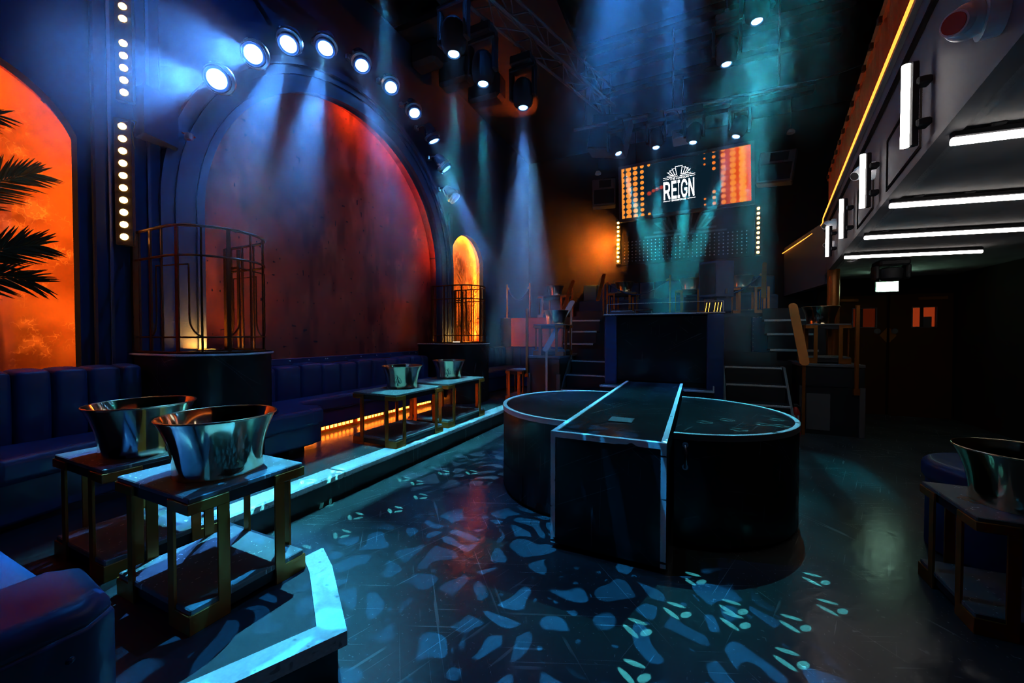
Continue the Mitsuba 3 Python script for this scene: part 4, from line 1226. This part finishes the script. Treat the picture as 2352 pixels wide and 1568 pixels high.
def fan(cx, z0, w, h, th):
    """the art deco fan: a middle panel, two stepped panels on either side, lines below"""
    L = []
    hw = w * .11
    L += [LineString([(cx - hw * .62, z0), (cx - hw, z0 + h), (cx + hw, z0 + h), (cx + hw * .62, z0)])]
    for s in (-1, 1):
        L += [LineString([(cx + s * w * .13, z0 + h * .78), (cx + s * w * .21, z0 + h * .78), (cx + s * w * .125, z0)]),
              LineString([(cx + s * w * .22, z0 + h * .60), (cx + s * w * .29, z0 + h * .60), (cx + s * w * .18, z0)]),
              LineString([(cx + s * w * .29, z0 + h * .40), (cx + s * w * .35, z0 + h * .40), (cx + s * w * .23, z0)]),
              LineString([(cx + s * w * .06, z0 - h * .02), (cx + s * w * .38, z0 - h * .02)]),
              LineString([(cx + s * w * .03, z0 - h * .20), (cx + s * w * .50, z0 - h * .20)])]
    return unary_union([l.buffer(th, cap_style=2, join_style=2) for l in L])


U = lambda u: SX0 + (SX1 - SX0) * u
Z = lambda v: SZ0 + (SZ1 - SZ0) * v
parts_ = [ext(fan(U(.475), Z(.70), (SX1 - SX0) * .25, (SZ1 - SZ0) * .155, .0062), 0, .003)]
parts_ += [ext(unary_union([sbox(U(.35), Z(.632), U(.395), Z(.640)), sbox(U(.555), Z(.632), U(.60), Z(.640)), sbox(U(.35), Z(.215), U(.405), Z(.226)), sbox(U(.54), Z(.215), U(.60), Z(.226))]), 0, .003)]
scene_logo = add('logo_fan', tip(to_wall_y(cat(parts_), SY - .004)), 'm_off', t, emit=glow(V(1, 1, 1), 2.4, .15), label='white art deco fan and lines')
add('logo_text', tip(to_wall_y(lettering('THE LONDON', U(.40), U(.55), Z(.615), Z(.652)), SY - .004)), 'm_off', t, emit=glow(V(1, 1, 1), 2.2, .05), label='white words THE LONDON')
xs = [.352, .415, .464, .490, .548, .601]
for ch, a, b in zip('REIGN', xs[:-1], xs[1:]):
    add('logo_text', tip(to_wall_y(lettering(ch, U(a), U(b - .008), Z(.25), Z(.595)), SY - .004)), 'm_off', t, emit=glow(V(1, 1, 1), 2.6, .05), label=f'tall white letter {ch}')
add('logo_text', tip(to_wall_y(lettering('SHOWCLUB', U(.415), U(.53), Z(.205), Z(.238)), SY - .004)), 'm_off', t, emit=glow(V(1, 1, 1), 2.2, .05), label='white word SHOWCLUB')
for x in (SX0 + .3, SX1 - .3):
    add('hanger', box(x - .01, SY + .02, SZ1, x + .01, SY + .05, TOP), 'm_matt', t)

# wall relief behind: fan of flat strips and a grid of small studs
wf = thing('wall_emblem', 'faint art deco fan of flat strips on the back wall below the screen', 'wall emblem')
add('strips', to_wall_y(ext(fan(-.28, 3.78, 1.75, .50, .022), 0, .02), BY - .02), 'm_grey', wf)
wp = thing('stud_panel', 'wall panel with a grid of small pale studs below the fan emblem', 'wall panel')
add('panel', box(-1.75, BY - .024, 3.05, 1.15, BY - .002, 3.72), 'm_dark', wp)
studs = []
for i in range(30):
    for j in range(7):
        studs.append(moved(trimesh.creation.icosphere(1, .013), -1.62 + i * .0895, BY - .027, 3.14 + j * .078))
k = add('studs', cat(studs), 'm_shell', wp)
labels[k] = {'kind': 'stuff', 'label': 'grid of pale studs'}

# amber LED battens
def batten(p, z0, z1, n, facing, label, r, group=None, gap=()):
    t = thing('led_batten', label, 'LED batten', group)
    p, d = V(*p), V(*facing) / np.linalg.norm(facing)
    a = np.cross(d, V(0, 0, 1))
    w = r * 2.0
    q = [p[:2] + a[:2] * w, p[:2] - a[:2] * w, p[:2] - a[:2] * w - d[:2] * .05, p[:2] + a[:2] * w - d[:2] * .05]
    add('housing', ext(Polygon(q).convex_hull, z0 - r * 2.4, z1 + r * 2.4), 'm_matt', t)
    for k in range(n):
        if k in gap:
            continue
        c = V(p[0], p[1], z0 + (z1 - z0) * k / (n - 1))
        prof = [(r * 1.0, 0), (r * .98, r * .22), (r * .8, r * .4), (0, r * .5)]
        m = along(rev([(0, -.004), (r, -.004)] + prof, 20), c, d)
        l = add('lens', m, 'm_off', t, emit=glow(V(1, .42, .08), 15, .015), smooth=False)
    return t


batten((-4.08, 1.505, 0), 2.115, 2.975, 10, (.75, -.66, 0), 'lower amber LED batten on the pilaster beside the near niche', .026, 'amber battens on the pilaster')
batten((-4.08, 1.520, 0), 3.245, 4.10, 10, (.75, -.66, 0), 'upper amber LED batten on the pilaster beside the near niche', .026, 'amber battens on the pilaster', (5,))
batten((-1.77, BY - .08, 0), 3.15, 4.09, 10, (.1, -1, 0), 'amber LED batten on the back wall left of the screen', .030)
batten((1.185, BY - .08, 0), 3.11, 4.05, 10, (0, -1, 0), 'amber LED batten on the back wall right of the screen', .030)
t = thing('cable', 'thin looped cable above the lower batten on the pilaster', 'cable')
a = np.linspace(0, 1, 24)
add('wire', tube(np.c_[np.full(24, -4.06), 1.50 + .11 * a + .04 * np.sin(a * 5), 3.00 + .07 * np.sin(a * 3.4) - .16 * a * a], .003, 6), 'm_leaf_lit', t)


def wall_speaker(cx, cy, cz, w, h, yaw, roll, label):
    t = thing('wall_speaker', label, 'loudspeaker')
    rot = lambda m: moved(turn(turn(m, roll, (0, 0, 0), (0, 1, 0)), yaw), cx, cy, cz)
    add('cabinet', rot(box(-w / 2, -.12, -h / 2, w / 2, .16, h / 2, .02)), 'm_grey', t)
    add('frame', rot(to_wall_y(ext(sbox(-w / 2 + .02, -h / 2 + .02, w / 2 - .02, h / 2 - .02).difference(unary_union([sbox(-w * .42, -h * .42, w * .42, h * .10), sbox(-w * .2, h * .17, w * .3, h * .44)])), 0, .012), -.12)), 'm_fascia', t)
    add('woofer_grille', rot(box(-w * .42, -.121, -h * .42, w * .42, -.115, h * .10)), 'm_matt', t)
    add('horn', rot(box(-w * .2, -.121, h * .17, w * .3, -.115, h * .44)), 'm_matt', t)
    add('bracket', rot(box(-.04, .16, -.05, .04, .22, .05)), 'm_matt', t)


wall_speaker(-2.03, 9.5, 4.71, .55, .64, 10, 0, 'pale framed loudspeaker on the wall left of the screen')
wall_speaker(1.42, 9.4, 4.66, .62, .62, -12, 7, 'tilted pale framed loudspeaker on the wall right of the screen')
for x, z in ((-2.15, 5.15), (1.65, 5.30)):
    t = thing('fire_detector', 'small round detector above the ' + ('left' if x < 0 else 'right') + ' wall loudspeaker', 'detector')
    add('head', rev([(0, 0), (.07, 0), (.07, .03), (.045, .07), (0, .07)], 24).apply_transform(trimesh.transformations.translation_matrix((x, 9.38, z))), 'm_shell', t, smooth=40)
    add('stalk', cyl((x, 9.38, z + .06), (x, 9.38, TOP), .008, 8), 'm_matt', t)

# ================================================================== lamps
LENS = V(.12, .40, 1.0)


def arch_lamp(o, d, label, lit):
    o, d = V(*o), V(*d) / np.linalg.norm(d)
    t = thing('arch_lamp', label, 'stage lamp')
    prof = [(0, -.26), (.06, -.26), (.085, -.20), (.10, -.12), (.10, -.02), (.108, -.015), (.108, .012), (.098, .012), (.094, -.004), (0, -.004)]
    add('housing', along(rev(prof, 28), o, d), 'm_shell' if not lit else 'm_navy_trim', t, smooth=40)
    add('lens', along(rev([(0, 0), (.078, 0), (.074, .008), (0, .014)], 28), o, d), 'm_off' if lit else 'm_glass', t, emit=glow(LENS, lit, .40 if lit > 30 else .06) if lit else None)
    add('bezel', along(rev([(.080, .0), (.112, -.03), (.128, -.03), (.124, .0), (.082, .012), (.080, 0)], 28), o - d * .05, d), 'm_steel', t, smooth=30)
    a = np.cross(d, V(1, 0, 0))
    a /= np.linalg.norm(a)
    b = np.cross(a, d)
    yoke = [o - d * .10 + a * .115 * math.cos(q) - d * .15 * math.sin(q) for q in np.linspace(0, math.pi, 13)]
    add('yoke', tube(yoke, .010, 6), 'm_navy_trim', t)
    for s in (-1, 1):
        add('pivot', cyl(o - d * .10 + a * s * .10, o - d * .10 + a * s * .135, .014, 10), 'm_steel', t)
    w = V(WX + .06, *(o - d * .25)[1:])
    add('arm', tube([o - d * .25, (o - d * .27 + w) / 2 + V(0, 0, .01), w], .013, 6), 'm_navy_trim', t)
    add('clamp', box(*(w - V(.03, .035, .035)), *(w + V(.03, .035, .035)), .008), 'm_steel', t)


ORD = ('first', 'second', 'third', 'fourth', 'fifth', 'sixth', 'seventh', 'eighth')
for k, (o, q) in enumerate(ARCH):
    arch_lamp(o, V(*q) - V(*o), f'{ORD[k]} lit lamp from the near side of the row over the great arch', (44, 44, 36, 30, 18, 16, 10, 10)[k])
for k, (o, q) in enumerate(ARCH_UNLIT):
    arch_lamp(o, V(*q) - V(*o), ('upper' if k == 0 else 'lower') + ' of the two silver lamps low on the far side of the great arch', 3.0 if k == 0 else 0)
t = thing('cable_clamp', 'small bright pipe clamp at the near shoulder of the great arch', 'clamp')
add('jaw', rev([(.02, 0), (.034, 0), (.034, .05), (.02, .05), (.02, 0)], 18).apply_translation((-4.08, 1.95, 3.07)), 'm_steel', t)
add('bolt', cyl((-4.08, 1.90, 3.11), (-4.08, 2.0, 3.11), .008, 8), 'm_red', t)


def moving_head(o, label, aim=(0, 0, -1), size=1.0, lit=20, hang=.62, beamlamp=True, group=None):
    """moving head: base box up on its clamp, a two armed yoke, the head with its lens at o"""
    o, d = V(*o), V(*aim) / np.linalg.norm(aim)
    t = thing('moving_head', label, 'moving light', group)
    s = size
    prof = [(0, -.36), (.085, -.36), (.125, -.30), (.14, -.16), (.125, -.05), (.085, -.012), (.080, .006), (.070, .006), (.066, -.01), (0, -.01)]
    add('head', along(rev([(r * s, z * s) for r, z in prof], 28), o, d), 'm_matt', t, smooth=40)
    add('lens', along(rev([(0, 0), (.060 * s, 0), (.055 * s, .006), (0, .012)], 24), o - d * .004, d), 'm_off', t, emit=glow(LENS, lit, .04))
    c = o - d * .19 * s
    up = V(0, 0, 1)
    side = np.cross(d, V(0, 1, 0))
    side = side / np.linalg.norm(side) if np.linalg.norm(side) > .1 else V(1, 0, 0)
    z0 = c[2] + .33 * s
    for k in (-1, 1):
        e = c + side * k * .165 * s
        add('yoke_arm', box(*(e - V(.025, .05, .07) * s), e[0] + .025 * s, e[1] + .05 * s, z0, .012 * s), 'm_matt', t)
    add('yoke_bridge', box(c[0] - .19 * s, c[1] - .06 * s, z0 - .04 * s, c[0] + .19 * s, c[1] + .06 * s, z0 + .02 * s, .012 * s), 'm_matt', t)
    add('base', box(c[0] - .15 * s, c[1] - .12 * s, z0 + .02 * s, c[0] + .15 * s, c[1] + .12 * s, z0 + .14 * s, .015 * s), 'm_matt', t)
    add('clamp', cyl((c[0], c[1], z0 + .14 * s), (c[0], c[1], z0 + .24 * s), .03 * s, 12), 'm_grey', t)
    return z0 + .24 * s


for (o, q, a, c, p, h), n in zip(TRUSS, ('nearest', 'middle', 'farthest')):
    ztop = moving_head(o, f'{n} of the three large moving heads under the slanting truss', V(*q) - V(*o), 1.0, 16 if p < 60 else 9)
for (o, q), n in zip(DJ, ('first', 'second', 'third', 'fourth')):
    zdj = moving_head(o, f'{n} from left of the four moving heads above the screen', V(*q) - V(*o), .78, 26)
for (o, q, a, c), n in zip(CEIL, ('farther', 'nearer')):
    z_ = moving_head(o, f'{n} of the two bright spot heads high over the catwalk', V(*q) - V(*o), .85, 14)
    add('drop_rod', cyl((o[0], o[1], z_), (o[0], o[1], TOP + .5), .012, 8), 'm_matt', sorted(k for k in used if k.startswith('moving_head') and '__' not in k)[-1])
ux = thing('moving_head', 'unlit black moving head under the balcony above the exit sign', 'moving light')
add('base', box(2.12, 6.55, 2.22, 2.42, 6.85, 2.30, .02), 'm_matt', ux)
for x in (2.09, 2.40):
    add('yoke_arm', box(x, 6.62, 2.06, x + .05, 6.78, 2.24, .015), 'm_matt', ux)
add('head', rev([(0, 0), (.07, 0), (.11, .03), (.12, .10), (.12, .15), (.08, .17), (0, .17)], 24).apply_translation((2.27, 6.7, 2.04)), 'm_matt', ux, smooth=40)

# trusses and bars
def truss(a, b, w, label, bays):
    t = thing('truss', label, 'truss')
    a, b = V(*a), V(*b)
    d = (b - a) / np.linalg.norm(b - a)
    s = np.cross(d, V(0, 0, 1))
    s /= np.linalg.norm(s)
    u = np.cross(s, d)
    ch = [a + s * w * i + u * w * j for i, j in ((-.5, -.5), (.5, -.5), (.5, .5), (-.5, .5))]
    for c in ch:
        add('chord', tube([c, c + (b - a)], .022, 8), 'm_grey', t)
    L = np.linalg.norm(b - a)
    for k in range(bays):
        for i in range(4):
            c0, c1 = ch[i], ch[(i + 1) % 4]
            f0, f1 = (k, k + 1) if k % 2 else (k + 1, k)
            add('brace', tube([c0 + d * L * f0 / bays, c1 + d * L * f1 / bays], .010, 6), 'm_grey', t)


truss((-2.72, 2.6, 5.28), (-1.39, 6.74, 5.28), .26, 'dark lattice truss slanting away over the three large moving heads', 12)
t = thing('light_bar', 'black pipe carrying the four moving heads above the screen', 'bar')
add('pipe', tube([(-1.9, 6.5, zdj + .03), (1.2, 6.5, zdj - .04)], .026, 10), 'm_grey', t)
for x in (-1.7, -.35, 1.0):
    add('drop_rod', cyl((x, 6.5, zdj), (x, 6.5, TOP), .012, 8), 'm_grey', t)
t = thing('cable', 'thin cable slanting up right of the screen', 'cable')
a = np.linspace(0, 1, 20)
add('wire', tube(np.c_[1.15 + .85 * a, 6.5 + .3 * a, zdj - .02 + .06 * a + .16 * a * a], .006, 6), 'm_grey', t)
for k, x in enumerate((-.42, -.30)):
    t = thing('cable', ('left' if k == 0 else 'right') + ' of two cables looping down between the middle moving heads', 'cable')
    add('wire', tube(np.c_[x + .10 * a * (1 - a) * 4 * (1 if k else -1), np.full(20, 6.52), zdj - .02 - .34 * np.sin(a * math.pi * .6)], .006, 6), 'm_matt', t)
t = thing('projector', 'grey box projector hanging behind the middle moving heads', 'projector')
add('case', box(-.42, 7.6, 4.83, -.10, 7.95, 4.98, .015), 'm_grey', t)
add('lens', cyl((-.26, 7.60, 4.90), (-.26, 7.55, 4.90), .04, 18), 'm_etch', t)
add('rod', cyl((-.26, 7.8, 4.98), (-.26, 7.8, TOP), .015, 8), 'm_matt', t)
t = thing('ceiling_panel', 'pale square flood lamp at the top edge above the truss', 'stage lamp')
add('case', turn(box(-2.42, 3.05, 4.78, -2.08, 3.35, 4.90, .02), 35, (-2.25, 3.2, 4.8)), 'm_matt', t)
add('face', turn(box(-2.38, 3.08, 4.772, -2.12, 3.32, 4.780), 35, (-2.25, 3.2, 4.8)), 'm_shell', t)
t = thing('hanging_speaker', 'black loudspeaker hanging beyond the far end of the truss', 'loudspeaker')
add('cabinet', turn(box(-1.75, 6.9, 4.55, -1.1, 7.3, 5.15, .02), 12, (-1.4, 7.1, 4.8), (0, 1, 0)), 'm_matt', t)
add('grille', turn(box(-1.72, 6.885, 4.58, -1.13, 6.9, 5.12), 12, (-1.4, 7.1, 4.8), (0, 1, 0)), 'm_dark', t)
add('chain', cyl((-1.42, 7.1, 5.1), (-1.42, 7.1, TOP), .01, 6), 'm_grey', t)
t = thing('corner_speaker', 'dark angled loudspeaker on the wall just right of the upper batten', 'loudspeaker')
sp = ext(Polygon([(-4.19, 1.60), (-3.98, 1.60), (-4.05, 1.86), (-4.19, 1.90)]), 2.95, 3.34)
add('cabinet', sp, 'm_navy', t)
add('bracket', box(-4.2, 1.72, 3.34, -4.16, 1.78, 3.42), 'm_matt', t)
